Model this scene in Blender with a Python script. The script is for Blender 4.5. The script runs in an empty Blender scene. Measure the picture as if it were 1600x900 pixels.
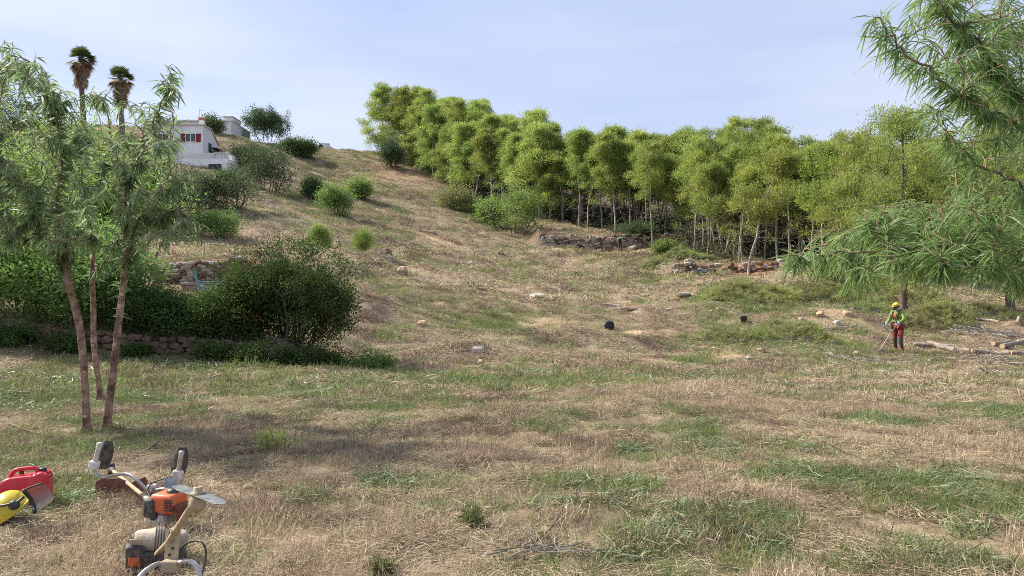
import bpy, bmesh, math, random
import numpy as np
from mathutils import Vector, Matrix

# ------------------------------------------------------------------ camera, sky, sun, exposure
SC = bpy.context.scene
COL = SC.collection
F, CX, HY, EYE = 1208.0, 800.0, 465.0, 1.6        # focal length (px of a 1600 px picture), centre column, horizon row, eye height
SUN_EL, SUN_AZ = math.radians(42), math.radians(-68)   # azimuth from +Y (away from the camera), negative = to the left

cam_d = bpy.data.cameras.new('camera')
cam = bpy.data.objects.new('camera', cam_d); COL.objects.link(cam)
cam.location = (0, 0, EYE); cam.rotation_euler = (math.pi / 2, 0, 0)
cam_d.sensor_width = 36.0; cam_d.lens = F / 1600 * 36.0
cam_d.shift_y = (HY - 450.0) / 1600.0
cam_d.clip_start = 0.05; cam_d.clip_end = 5000
SC.camera = cam

world = bpy.data.worlds.new('World'); SC.world = world; world.use_nodes = True
wn, wl = world.node_tree.nodes, world.node_tree.links
wn.clear()
w_out = wn.new('ShaderNodeOutputWorld'); w_bg = wn.new('ShaderNodeBackground')
sky = wn.new('ShaderNodeTexSky'); sky.sky_type = 'NISHITA'; sky.sun_disc = False
sky.sun_elevation = SUN_EL; sky.sun_rotation = SUN_AZ
sky.air_density = 1.0; sky.dust_density = 1.6; sky.ozone_density = 1.6
w_bg.inputs['Strength'].default_value = 0.14
# thin high cloud veil all round the sky
w_tc = wn.new('ShaderNodeTexCoord'); w_map = wn.new('ShaderNodeMapping')
w_map.inputs['Scale'].default_value = (1.0, 1.3, 5.5)
w_no = wn.new('ShaderNodeTexNoise'); w_no.inputs['Scale'].default_value = 1.7; w_no.inputs['Detail'].default_value = 6
w_no.inputs['Roughness'].default_value = 0.5
w_rmp = wn.new('ShaderNodeMapRange')
w_rmp.inputs['From Min'].default_value = 0.36; w_rmp.inputs['From Max'].default_value = 0.78
w_rmp.inputs['To Min'].default_value = 0.80; w_rmp.inputs['To Max'].default_value = 0.96
w_mix = wn.new('ShaderNodeMix'); w_mix.data_type = 'RGBA'
w_vc = wn.new('ShaderNodeMix'); w_vc.data_type = 'RGBA'; w_vc.inputs[6].default_value = (1.75, 2.15, 3.2, 1); w_vc.inputs[7].default_value = (2.75, 2.95, 3.6, 1)
wl.new(w_tc.outputs['Generated'], w_map.inputs['Vector']); wl.new(w_map.outputs[0], w_no.inputs['Vector'])
wl.new(w_no.outputs[0], w_rmp.inputs['Value']); wl.new(w_rmp.outputs[0], w_mix.inputs[0])
w_n2 = wn.new('ShaderNodeTexNoise'); w_n2.inputs['Scale'].default_value = 1.15; w_n2.inputs['Detail'].default_value = 5; w_r2 = wn.new('ShaderNodeMapRange'); w_r2.inputs['From Min'].default_value = .38; w_r2.inputs['From Max'].default_value = .66
wl.new(w_map.outputs[0], w_n2.inputs['Vector']); wl.new(w_n2.outputs[0], w_r2.inputs['Value']); wl.new(w_r2.outputs[0], w_vc.inputs[0]); wl.new(w_vc.outputs[2], w_mix.inputs[7])
wl.new(sky.outputs[0], w_mix.inputs[6]); wl.new(w_mix.outputs[2], w_bg.inputs['Color'])
wl.new(w_bg.outputs[0], w_out.inputs['Surface'])

sun_d = bpy.data.lights.new('sun', 'SUN'); sun_d.energy = 4.3; sun_d.angle = math.radians(3.0); sun_d.color = (1.0, 0.93, 0.83)
sun = bpy.data.objects.new('sun', sun_d); COL.objects.link(sun)
SDIR = Vector((math.sin(SUN_AZ) * math.cos(SUN_EL), math.cos(SUN_AZ) * math.cos(SUN_EL), math.sin(SUN_EL)))
sun.rotation_euler = SDIR.to_track_quat('Z', 'Y').to_euler(); sun.location = (-30, 20, 40)

SC.view_settings.view_transform = 'Standard'; SC.view_settings.look = 'None'
SC.view_settings.exposure = 0.96; SC.view_settings.gamma = 1.0; SC.view_settings.use_curve_mapping = False
SC.cycles.use_denoising = False; SC.cycles.filter_width = 0.9
SC.cycles.max_bounces = 5; SC.cycles.diffuse_bounces = 2; SC.cycles.transparent_max_bounces = 8

# ------------------------------------------------------------------ numpy helpers
def rngs(seed): return np.random.default_rng(seed)
def W(px, py, d): return np.array(((px - CX) / F * d, d, EYE + (HY - py) / F * d))
def sstep(t): t = np.clip(t, 0, 1); return t * t * (3 - 2 * t)
def vnoise(x, y, seed=0):
    xi = np.floor(x).astype(np.int64); yi = np.floor(y).astype(np.int64)
    xf = x - xi; yf = y - yi
    def h(a, b):
        n = (a * 374761393 + b * 668265263 + seed * 982451653) & 0xffffffff
        n = ((n ^ (n >> 13)) * 1274126177) & 0xffffffff
        return ((n ^ (n >> 16)) & 0xffff) / 65535.0
    u = xf * xf * (3 - 2 * xf); v = yf * yf * (3 - 2 * yf)
    return (h(xi, yi) * (1 - u) + h(xi + 1, yi) * u) * (1 - v) + (h(xi, yi + 1) * (1 - u) + h(xi + 1, yi + 1) * u) * v
def fbm(x, y, seed=0, oct=4):
    s, a, t = 0, 0.5, 0
    for i in range(oct):
        s = s + a * vnoise(x * 2 ** i + 17.3 * i, y * 2 ** i - 9.1 * i, seed + i); t += a; a *= 0.5
    return s / t

# ------------------------------------------------------------------ terrain height field
_cp = []
for x in (-40, -25, -12, 0, 12, 25, 40):
    for y in (-30, -12, 2, 9): _cp.append((x, y, 0.0 if x > -30 else 0.6))
for px, py, d in [(0, 600, 14), (300, 585, 16), (600, 600, 15), (900, 600, 15), (1300, 600, 15.5), (1600, 600, 15.5),
                  (600, 545, 22), (900, 540, 26), (1200, 545, 26), (1400, 550, 26.4), (1600, 555, 26), (1100, 500, 35), (1300, 505, 34),
                  (900, 480, 38), (700, 500, 30), (900, 440, 50), (700, 440, 42), (600, 470, 30), (850, 405, 68), (968, 392, 77),
                  (1165, 432, 55), (1280, 425, 50), (1410, 485, 40), (1575, 490, 38), (1800, 490, 38), (700, 380, 70), (600, 400, 55),
                  (500, 400, 45), (430, 340, 60), (530, 337, 70), (700, 312, 100), (805, 362, 85), (560, 303, 90), (480, 268, 110),
                  (590, 238, 135), (500, 234, 135), (660, 268, 122), (345, 264, 85), (420, 228, 105), (330, 214, 122), (200, 205, 125),
                  (300, 355, 55), (370, 305, 70), (320, 325, 60), (290, 450, 30), (330, 452, 29), (290, 464, 25.5), (200, 462, 26), (0, 455, 26), (-200, 420, 30),
                  (-100, 300, 60), (0, 250, 80), (-300, 250, 80), (-200, 180, 120),
                  (1250, 400, 70), (1400, 435, 65), (1600, 445, 60), (1900, 450, 60), (1050, 385, 80), (880, 345, 100), (1100, 345, 115),
                  (1300, 365, 115), (1600, 390, 115), (760, 285, 130), (960, 300, 130), (760, 262, 148), (880, 275, 148), (1000, 290, 145), (1150, 300, 145), (1300, 320, 145), (1600, 345, 145)]:
    _cp.append(tuple(W(px, py, d)))
for x, y, z in [(-40, 175, 22), (-90, 180, 30), (0, 175, 20), (50, 180, 24), (120, 190, 18), (-180, 160, 36), (190, 120, 8), (220, 30, 2), (-160, 20, 12),
                (-220, 90, 28), (-300, 300, 10), (0, 320, -6), (300, 300, -4), (-300, -80, 6), (300, -80, 0), (0, -100, -1), (-500, 600, 0), (500, 600, 0), (0, 700, -8)]:
    _cp.append((x, y, z))
_cp = np.array(_cp, float)
_S = 50.0
def _kern(r2): return 0.5 * r2 * np.log(r2 + 1e-9)
def _tps():
    P = _cp[:, :2] / _S; n = len(P)
    K = _kern(((P[:, None] - P[None]) ** 2).sum(-1)) + np.eye(n) * 0.0006
    A = np.zeros((n + 3, n + 3)); A[:n, :n] = K; A[:n, n] = 1; A[:n, n + 1:] = P; A[n, :n] = 1; A[n + 1:, :n] = P.T
    return np.linalg.solve(A, np.r_[_cp[:, 2], 0, 0, 0])
_w = _tps()
def _base(x, y):
    P = _cp[:, :2] / _S; n = len(P); q = np.stack((x, y), -1) / _S
    out = np.zeros(len(x))
    for i in range(0, len(x), 20000):
        b = q[i:i + 20000]
        out[i:i + 20000] = _kern(((b[:, None] - P[None]) ** 2).sum(-1)) @ _w[:n] + _w[n] + b @ _w[n + 1:]
    return out
# banks held by dry-stone walls: (ax, ay, bx, by, rise, fade length)
BANKS = []
MOUNDS = []
def _micro(x, y):
    d = np.sqrt(x * x + y * y)
    far = sstep((d - 12) / 30)
    z = (fbm(x / 1.3, y / 1.3, 3, 3) - .5) * (.14 + .40 * far) + (fbm(x / 7.0, y / 7.0, 8, 2) - .5) * (.16 + .45 * far)
    z += (fbm(x / .34, y / .34, 5, 2) - .5) * (.06 + .10 * far)
    return z
def H(x, y):
    x = np.atleast_1d(np.asarray(x, float)); y = np.atleast_1d(np.asarray(y, float))
    z = _base(x, y) + _micro(x, y)
    for ax, ay, bx, by, h, fade in BANKS:
        L = math.hypot(bx - ax, by - ay); tx, ty = (bx - ax) / L, (by - ay) / L
        t = (x - ax) * tx + (y - ay) * ty; s = -(x - ax) * ty + (y - ay) * tx
        e = sstep((t + 1.5) / 1.5) * sstep((L + 1.5 - t) / 1.5)
        z = z + h * sstep((s + .10) / .45) * np.exp(-np.maximum(s, 0) / fade) * e
    for mx, my, rx, ry, h in MOUNDS:
        q = ((x - mx) / rx) ** 2 + ((y - my) / ry) ** 2
        z = z + h * np.exp(-q) * (0.75 + 0.5 * fbm(x / .8, y / .8, 11, 2))
    return z
def hz(x, y): return float(H(x, y)[0])
def hit(px, py, dmin=3.0, dmax=220.0):
    d = np.geomspace(dmin, dmax, 900)
    x = (px - CX) / F * d; zr = EYE + (HY - py) / F * d
    g = H(x, d) - zr
    k = np.nonzero(g > 0)[0]
    i = k[0] if len(k) else int(np.argmax((g - 1e-3 * d) / d))      # above the skyline: the ridge itself
    dd = d[i]
    return np.array((x[i], dd, H(x[i:i + 1], d[i:i + 1])[0]))
def ground_at(px, d):
    x = (px - CX) / F * d
    return np.array((x, d, hz(x, d)))

BANKS += [(-13.5, 18.0, -5.6, 17.6, .50, 7.0),      # low wall under the hedge
          (-13.3, 28.4, -9.2, 28.0, 1.05, 9.0),     # terrace wall behind the hedge
          (3.0, 78.6, 18.5, 78.6, 1.35, 14.0),      # terrace wall by the pines
          (12.0, 58.5, 21.5, 55.0, .75, 9.0)]       # rubble bank below the pines
for px, py, d, rx, ry, h in [(985, 408, 63, 3.6, 2.4, .75), (870, 385, 70, 3.2, 2.0, .7), (905, 545, 25.5, 2.2, .9, .48), (820, 535, 26, 1.6, .7, .25),
                             (1290, 500, 34, 2.0, 1.1, .55), (740, 560, 21.5, 1.2, .6, .3), (640, 395, 57, 3, 2, .5), (780, 400, 66, 3, 2, .5),
                             (500, 610, 14.2, 1.2, .5, .12), (1000, 640, 11, 1.5, .6, .10), (420, 580, 16.3, 1.6, .6, .16)]:
    p = W(px, py, d); MOUNDS.append((p[0], p[1], rx, ry, h))

# ------------------------------------------------------------------ object helpers
class MB:
    """collects vertices, triangles and quads, then links them as ONE mesh object"""
    def __init__(s): s.v = []; s.t = []; s.q = []; s.n = 0; s.tm = []; s.qm = []
    def add(s, v, tris=None, quads=None, mi=0):
        v = np.asarray(v, float).reshape(-1, 3)
        if tris is not None and len(tris): s.t.append(np.asarray(tris, np.int64) + s.n); s.tm.append(np.full(len(tris), mi))
        if quads is not None and len(quads): s.q.append(np.asarray(quads, np.int64) + s.n); s.qm.append(np.full(len(quads), mi))
        s.v.append(v); s.n += len(v)
    def mesh(s, name, mats, smooth=False):
        me = bpy.data.meshes.new(name)
        v = np.concatenate(s.v) if s.v else np.zeros((0, 3))
        t = np.concatenate(s.t) if s.t else np.zeros((0, 3), np.int64); q = np.concatenate(s.q) if s.q else np.zeros((0, 4), np.int64)
        me.vertices.add(len(v)); me.vertices.foreach_set('co', v.astype(np.float32).ravel())
        nl = t.size + q.size
        me.loops.add(nl); me.loops.foreach_set('vertex_index', np.r_[t.ravel(), q.ravel()].astype(np.int32))
        me.polygons.add(len(t) + len(q))
        me.polygons.foreach_set('loop_start', np.r_[np.arange(len(t)) * 3, t.size + np.arange(len(q)) * 4].astype(np.int32))
        me.polygons.foreach_set('material_index', np.r_[tuple(s.tm + s.qm)].astype(np.int32) if s.tm or s.qm else np.zeros(0, np.int32))
        me.polygons.foreach_set('use_smooth', np.full(len(t) + len(q), smooth))
        me.update(calc_edges=True); me.validate()
        for m in (mats if isinstance(mats, (list, tuple)) else [mats]): me.materials.append(m)
        return me
    def build(s, name, mats, parent=None, smooth=False):
        return link(name, s.mesh(name, mats, smooth), parent)
def link(name, data, parent=None):
    o = bpy.data.objects.new(name, data); COL.objects.link(o)
    if parent is not None:
        o.parent = parent; o.matrix_parent_inverse = Matrix.Translation(-parent.location) if False else Matrix()
    return o
def tag(o, label=None, cat=None, group=None, kind=None):
    if label: o['label'] = label
    if cat: o['category'] = cat
    if group: o['group'] = group
    if kind: o['kind'] = kind
    return o
def thing(name, label, cat, loc=(0, 0, 0), rz=0.0, group=None):
    o = link(name, None); o.location = tuple(loc); o.rotation_euler = (0, 0, rz); o.empty_display_size = .2
    return tag(o, label, cat, group)
def copy_tree(o, loc, rz=0.0, scale=1.0, label=None, group=None, kids=True):
    c = o.copy(); COL.objects.link(c); c.location = tuple(loc); c.rotation_euler = (0, 0, rz); c.scale = (scale,) * 3 if np.isscalar(scale) else scale
    if label: c['label'] = label
    if group: c['group'] = group
    if kids:
        for ch in o.children:
            d = ch.copy(); COL.objects.link(d); d.parent = c
            for g in ch.children:
                e = g.copy(); COL.objects.link(e); e.parent = d
    return c

def norm(v): v = np.asarray(v, float); return v / (np.linalg.norm(v, axis=-1, keepdims=True) + 1e-12)
def frames(d):
    d = norm(d); ref = np.where(np.abs(d[:, 2:3]) > .9, np.array([[1., 0, 0]]), np.array([[0, 0, 1.]]))
    u = norm(np.cross(d, ref)); return u, np.cross(d, u)
def frusta(mb, A, B, ra, rb, n=5, mi=0):
    """tapered prism for every segment A->B"""
    A = np.asarray(A, float).reshape(-1, 3); B = np.asarray(B, float).reshape(-1, 3); m = len(A)
    if not m: return
    ra = np.broadcast_to(ra, (m,)); rb = np.broadcast_to(rb, (m,))
    u, v = frames(B - A); a = np.arange(n) * 2 * math.pi / n
    ring = u[:, None] * np.cos(a)[None, :, None] + v[:, None] * np.sin(a)[None, :, None]
    V = np.concatenate((A[:, None] + ring * ra[:, None, None], B[:, None] + ring * rb[:, None, None]), 1)
    k = np.arange(n); q = np.stack((k, (k + 1) % n, n + (k + 1) % n, n + k), -1)
    mb.add(V, quads=(q[None] + (np.arange(m) * 2 * n)[:, None, None]).reshape(-1, 4), mi=mi)
def tube(mb, pts, r, n=8, mi=0, caps=True):
    """smooth lofted tube through points"""
    P = np.asarray(pts, float); m = len(P); r = np.broadcast_to(r, (m,)).astype(float)
    T = norm(np.gradient(P, axis=0))
    u = frames(T[:1])[0][0]; V = []
    a = np.arange(n) * 2 * math.pi / n
    for i in range(m):
        u = norm(u - T[i] * np.dot(u, T[i])); w = np.cross(T[i], u)
        V.append(P[i] + (u[None] * np.cos(a)[:, None] + w[None] * np.sin(a)[:, None]) * r[i])
    k = np.arange(n); q0 = np.stack((k, (k + 1) % n, n + (k + 1) % n, n + k), -1)
    q = (q0[None] + (np.arange(m - 1) * n)[:, None, None]).reshape(-1, 4)
    V = np.concatenate(V); t = []
    if caps:
        V = np.r_[V, P[:1], P[-1:]]
        t = np.r_[np.stack(((k + 1) % n, k, np.full(n, m * n)), -1), np.stack(((m - 1) * n + k, (m - 1) * n + (k + 1) % n, np.full(n, m * n + 1)), -1)]
    mb.add(V, tris=t, quads=q, mi=mi)
def smooth_path(pts, k=6):
    P = np.asarray(pts, float); n = len(P); out = []
    for i in range(n - 1):
        p0, p1, p2, p3 = P[max(i - 1, 0)], P[i], P[i + 1], P[min(i + 2, n - 1)]
        for t in np.arange(k) / k:
            out.append(.5 * (2 * p1 + (p2 - p0) * t + (2 * p0 - 5 * p1 + 4 * p2 - p3) * t * t + (3 * p1 - p0 - 3 * p2 + p3) * t ** 3))
    return np.array(out + [P[-1]])
def lathe(mb, o, axis, prof, n=16, mi=0):
    """profile [(t along axis, radius)] turned about an axis"""
    o = np.asarray(o, float); ax = norm(np.asarray(axis, float)); u, v = frames(ax[None]); u, v = u[0], v[0]
    a = np.arange(n) * 2 * math.pi / n; V = []
    for t, r in prof: V.append(o + ax * t + (u[None] * np.cos(a)[:, None] + v[None] * np.sin(a)[:, None]) * r)
    k = np.arange(n); q0 = np.stack((k, (k + 1) % n, n + (k + 1) % n, n + k), -1)
    mb.add(np.concatenate(V), quads=(q0[None] + (np.arange(len(prof) - 1) * n)[:, None, None]).reshape(-1, 4), mi=mi)
def obox(mb, c, X, Y, Z, s, mi=0, bev=.0):
    """oriented box, half sizes s, with chamfered edges"""
    c = np.asarray(c, float); X, Y, Z = norm(X), norm(Y), norm(Z)
    bm = bmesh.new(); bmesh.ops.create_cube(bm, size=2)
    for v in bm.verts: v.co = Vector((v.co.x * s[0], v.co.y * s[1], v.co.z * s[2]))
    if bev: bmesh.ops.bevel(bm, geom=bm.edges[:], offset=bev, segments=2, affect='EDGES', profile=.5)
    bmesh.ops.triangulate(bm, faces=bm.faces[:])
    bm.verts.index_update()
    V = np.array([v.co[:] for v in bm.verts]); T = np.array([[v.index for v in f.verts] for f in bm.faces]); bm.free()
    mb.add(c + V[:, :1] * X + V[:, 1:2] * Y + V[:, 2:] * Z, tris=T, mi=mi)
EX, EY, EZ = np.eye(3)
def box(mb, x0, x1, y0, y1, z0, z1, mi=0, bev=0): obox(mb, ((x0 + x1) / 2, (y0 + y1) / 2, (z0 + z1) / 2), EX, EY, EZ, ((x1 - x0) / 2, (y1 - y0) / 2, (z1 - z0) / 2), mi, bev)
def extrude_poly(mb, poly, o, X, Y, N, th, bev=0, mi=0):
    """flat outline given in (X, Y) metres about o, thickness th along N"""
    bm = bmesh.new(); X, Y, N, o = map(lambda a: np.asarray(a, float), (X, Y, N, o))
    vs = [bm.verts.new(tuple(o + X * a + Y * b - N * th / 2)) for a, b in poly]
    f = bm.faces.new(vs)
    r = bmesh.ops.extrude_face_region(bm, geom=[f])
    bmesh.ops.translate(bm, vec=Vector(tuple(N * th)), verts=[e for e in r['geom'] if isinstance(e, bmesh.types.BMVert)])
    if bev: bmesh.ops.bevel(bm, geom=bm.edges[:], offset=bev, segments=2, affect='EDGES', profile=.5)
    bmesh.ops.recalc_face_normals(bm, faces=bm.faces[:]); bmesh.ops.triangulate(bm, faces=bm.faces[:]); bm.verts.index_update()
    V = np.array([v.co[:] for v in bm.verts]); T = np.array([[v.index for v in f.verts] for f in bm.faces]); bm.free()
    mb.add(V, tris=T, mi=mi)
def leaves(mb, pos, d, nrm, L, wd, droop=.25, mi=0):
    """lance-shaped leaf (four triangles) for every position"""
    n = len(pos)
    if not n: return
    d = norm(d); s = norm(np.cross(d, nrm)); L = np.broadcast_to(L, (n,))[:, None]; wd = np.broadcast_to(wd, (n,))[:, None]
    droop = np.broadcast_to(droop, (n,))[:, None]; dn = np.array([[0, 0, -1.]])
    def at(t): return pos + d * L * t + dn * L * droop * t * t
    V = np.stack((at(0), at(.35) + s * wd * .5, at(.35) - s * wd * .5, at(.7) + s * wd * .38, at(.7) - s * wd * .38, at(1.)), 1)
    t = np.array([[0, 1, 2], [3, 5, 4]]); q = np.array([[1, 3, 4, 2]])
    off = (np.arange(n) * 6)[:, None, None]
    mb.add(V, tris=(t[None] + off).reshape(-1, 3), quads=(q[None] + off).reshape(-1, 4), mi=mi)
def blades(mb, pos, d, L, wd, rng, mi=0):
    """single-triangle needles"""
    n = len(pos); d = norm(d); s = norm(np.cross(d, rng.normal(size=(n, 3)))); L = np.broadcast_to(L, (n,))[:, None]; wd = np.broadcast_to(wd, (n,))[:, None]
    V = np.stack((pos + s * wd * .5, pos - s * wd * .5, pos + d * L), 1)
    mb.add(V, tris=np.arange(n * 3).reshape(-1, 3), mi=mi)

# ------------------------------------------------------------------ materials
def mat(name):
    m = bpy.data.materials.new(name); m.use_nodes = True
    return m, m.node_tree.nodes, m.node_tree.links, m.node_tree.nodes['Principled BSDF']
def nd(n, t, **kw):
    x = n.new(t)
    for k, v in kw.items(): x.inputs[k].default_value = v
    return x
def c4(c): return (c[0], c[1], c[2], 1)
def rough_mat(name, c1, c2, scale=8.0, rough=.8, bump=.0, metal=0.0, spec=.3, c3=None, coat=0.0, lo=.35, hi=.65, dust=0.0):
    m, n, l, b = mat(name)
    tc = n.new('ShaderNodeTexCoord'); no = nd(n, 'ShaderNodeTexNoise', Scale=scale, Detail=6.0, Roughness=.6)
    rp = n.new('ShaderNodeValToRGB'); rp.color_ramp.elements[0].position = lo; rp.color_ramp.elements[1].position = hi
    rp.color_ramp.elements[0].color = c4(c1); rp.color_ramp.elements[1].color = c4(c2)
    if c3: e = rp.color_ramp.elements.new(hi + .12); e.color = c4(c3)
    l.new(tc.outputs['Object'], no.inputs['Vector']); l.new(no.outputs[0], rp.inputs[0])
    oi = n.new('ShaderNodeObjectInfo'); hs = n.new('ShaderNodeHueSaturation')
    mr = nd(n, 'ShaderNodeMapRange'); mr.inputs['To Min'].default_value = .86; mr.inputs['To Max'].default_value = 1.14
    l.new(oi.outputs['Random'], mr.inputs['Value']); l.new(mr.outputs[0], hs.inputs['Value']); l.new(rp.outputs[0], hs.inputs['Color'])
    if dust:      # dried mud and grass dust in blotches
        n3 = nd(n, 'ShaderNodeTexNoise', Scale=scale * 1.7, Detail=8.0, Roughness=.75); r3 = nd(n, 'ShaderNodeMapRange'); r3.inputs['From Min'].default_value = .45; r3.inputs['From Max'].default_value = .68; r3.inputs['To Max'].default_value = dust
        dm = n.new('ShaderNodeMix'); dm.data_type = 'RGBA'; dm.inputs[7].default_value = (.30, .24, .16, 1)
        l.new(tc.outputs['Object'], n3.inputs['Vector']); l.new(n3.outputs[0], r3.inputs['Value']); l.new(r3.outputs[0], dm.inputs[0]); l.new(hs.outputs[0], dm.inputs[6]); l.new(dm.outputs[2], b.inputs['Base Color'])
    else: l.new(hs.outputs[0], b.inputs['Base Color'])
    b.inputs['Roughness'].default_value = rough; b.inputs['Metallic'].default_value = metal; b.inputs['Specular IOR Level'].default_value = spec
    b.inputs['Coat Weight'].default_value = coat
    if bump:
        bp = nd(n, 'ShaderNodeBump', Strength=bump, Distance=.02); n2 = nd(n, 'ShaderNodeTexNoise', Scale=scale * 4, Detail=4.0)
        l.new(tc.outputs['Object'], n2.inputs['Vector']); l.new(n2.outputs[0], bp.inputs['Height']); l.new(bp.outputs[0], b.inputs['Normal'])
    return m
def leaf_mat(name, c1, c2, trans=.35, scale=1.2, rough=.5, spec=.35, var=.18, tcol=None):
    m, n, l, b = mat(name)
    tc = n.new('ShaderNodeTexCoord'); no = nd(n, 'ShaderNodeTexNoise', Scale=scale, Detail=3.0)
    n2 = nd(n, 'ShaderNodeTexNoise', Scale=scale * 14, Detail=1.0); ad = n.new('ShaderNodeMath'); ad.operation = 'ADD'
    rp = n.new('ShaderNodeValToRGB'); rp.color_ramp.elements[0].position = .72; rp.color_ramp.elements[1].position = 1.28
    rp.color_ramp.elements[0].position = .38; rp.color_ramp.elements[1].position = .62
    hf = n.new('ShaderNodeMath'); hf.operation = 'MULTIPLY'; hf.inputs[1].default_value = .5
    rp.color_ramp.elements[0].color = c4(c1); rp.color_ramp.elements[1].color = c4(c2)
    l.new(tc.outputs['Object'], no.inputs['Vector']); l.new(tc.outputs['Object'], n2.inputs['Vector'])
    l.new(no.outputs[0], ad.inputs[0]); l.new(n2.outputs[0], ad.inputs[1]); l.new(ad.outputs[0], hf.inputs[0]); l.new(hf.outputs[0], rp.inputs[0])
    oi = n.new('ShaderNodeObjectInfo'); hs = n.new('ShaderNodeHueSaturation')
    mr = nd(n, 'ShaderNodeMapRange'); mr.inputs['To Min'].default_value = 1 - var; mr.inputs['To Max'].default_value = 1 + var
    mh = nd(n, 'ShaderNodeMapRange'); mh.inputs['To Min'].default_value = .485; mh.inputs['To Max'].default_value = .515
    ml = n.new('ShaderNodeMath'); ml.operation = 'FRACT'; mm = n.new('ShaderNodeMath'); mm.operation = 'MULTIPLY'; mm.inputs[1].default_value = 7.31
    l.new(oi.outputs['Random'], mr.inputs['Value']); l.new(oi.outputs['Random'], mm.inputs[0]); l.new(mm.outputs[0], ml.inputs[0]); l.new(ml.outputs[0], mh.inputs['Value'])
    l.new(mr.outputs[0], hs.inputs['Value']); l.new(mh.outputs[0], hs.inputs['Hue']); l.new(rp.outputs[0], hs.inputs['Color'])
    l.new(hs.outputs[0], b.inputs['Base Color']); b.inputs['Roughness'].default_value = rough; b.inputs['Specular IOR Level'].default_value = spec
    if trans:
        tr = n.new('ShaderNodeBsdfTranslucent'); mx = n.new('ShaderNodeMixShader'); mx.inputs[0].default_value = trans
        br = n.new('ShaderNodeHueSaturation'); br.inputs['Value'].default_value = 1.5; br.inputs['Saturation'].default_value = 1.1
        l.new(hs.outputs[0], br.inputs['Color']); l.new(br.outputs[0], tr.inputs['Color'])
        l.new(b.outputs[0], mx.inputs[1]); l.new(tr.outputs[0], mx.inputs[2]); l.new(mx.outputs[0], n['Material Output'].inputs['Surface'])
    return m
M = {}
M['straw'] = leaf_mat('straw', (.255, .20, .118), (.51, .425, .282), .15, 2.0, .7, .25, .28)
M['straw2'] = leaf_mat('pale_straw', (.33, .25, .16), (.56, .46, .32), .15, 2.0, .7, .25, .25)
M['stubble'] = leaf_mat('brown_stubble', (.15, .10, .075), (.30, .215, .155), .1, 2.0, .8, .2, .3)
M['grass'] = leaf_mat('grass', (.115, .150, .05), (.245, .275, .11), .25, 2.0, .6, .2, .35)
M['cutleaf'] = leaf_mat('cut_leaf', (.13, .185, .08), (.26, .32, .165), .2, 2.0, .5, .4, .25)
M['pine'] = leaf_mat('pine_needles', (.160, .210, .052), (.345, .405, .130), .48, 1.5, .6, .25, .2)
M['pine_y'] = leaf_mat('yellow_pine_needles', (.180, .225, .050), (.370, .415, .135), .45, 1.5, .6, .25, .15)
M['pine_cut'] = leaf_mat('cut_pine_needles', (.20, .20, .10), (.33, .38, .13), .3, .8, .6, .25, .15)
M['euca'] = leaf_mat('blue_green_leaf', (.110, .170, .070), (.260, .340, .165), .45, 1.5, .5, .3, .15)
M['acacia'] = leaf_mat('acacia_leaf', (.120, .180, .055), (.270, .345, .140), .42, 1.5, .5, .3, .12)
M['lentisk'] = leaf_mat('dark_leaf', (.035, .070, .020), (.095, .150, .040), .25, 1.3, .6, .15, .15)
M['laurel'] = leaf_mat('fresh_leaf', (.110, .185, .048), (.250, .335, .110), .48, 1.3, .6, .18, .15)
M['carob'] = leaf_mat('grey_green_leaf', (.055, .090, .038), (.130, .175, .080), .25, .7, .6, .15, .15)
M['sapling'] = leaf_mat('lime_needles', (.20, .27, .06), (.32, .39, .12), .35, 1.0, .6, .25, .1)
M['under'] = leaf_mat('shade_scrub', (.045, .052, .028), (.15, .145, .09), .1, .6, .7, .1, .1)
M['rust'] = leaf_mat('rusty_leaf', (.10, .035, .02), (.20, .07, .035), .2, 1.0, .6, .25, .1)
M['palm'] = leaf_mat('palm_leaf', (.055, .085, .025), (.125, .155, .05), .2, 1.0, .5, .35, .1)
M['palm_dry'] = leaf_mat('dry_palm_leaf', (.22, .14, .075), (.40, .28, .16), .15, 1.0, .7, .2, .1)
M['twig_pale'] = rough_mat('bleached_twig', (.16, .14, .12), (.36, .325, .29), 6, .9)
M['twig'] = rough_mat('twig', (.10, .08, .065), (.20, .165, .135), 6, .9)
M['bark_pine'] = rough_mat('pine_bark', (.20, .175, .155), (.46, .42, .375), 4, .9, .5)
M['bark_dark'] = rough_mat('dark_bark', (.085, .06, .045), (.22, .165, .135), 9, .9, .8)
M['bark_red'] = rough_mat('reddish_bark', (.13, .070, .046), (.40, .245, .170), 8, .8, .9, c3=(.46, .37, .31), lo=.38, hi=.58)
M['bark_log'] = rough_mat('log_bark', (.17, .13, .105), (.38, .31, .26), 7, .9, .6)
M['wood'] = rough_mat('cut_wood', (.48, .31, .16), (.66, .47, .28), 30, .8)
M['stone'] = rough_mat('limestone', (.24, .205, .165), (.48, .43, .36), 5, .9, .5, c3=(.40, .27, .16))
M['stone_red'] = rough_mat('shade_darkened_brown_stone', (.10, .062, .042), (.25, .17, .12), 5, .9, .5, c3=(.32, .25, .19))  # brown stone, also darkened to put the low wall's shade into its colour
M['stone_w'] = rough_mat('pale_stone', (.36, .30, .235), (.56, .50, .42), 4, .9, .5)
M['stone_o'] = rough_mat('ochre_stone', (.36, .24, .13), (.58, .43, .27), 4, .9, .5)
def wpart(mb, name, mats, parent, smooth=False):
    """part built in world coordinates, stored relative to its unrotated thing"""
    off = np.array(parent.location); p = parent.parent
    while p is not None: off = off + np.array(p.location); p = p.parent
    mb.v = [v - off for v in mb.v]
    return mb.build(name, mats, parent, smooth)

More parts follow.
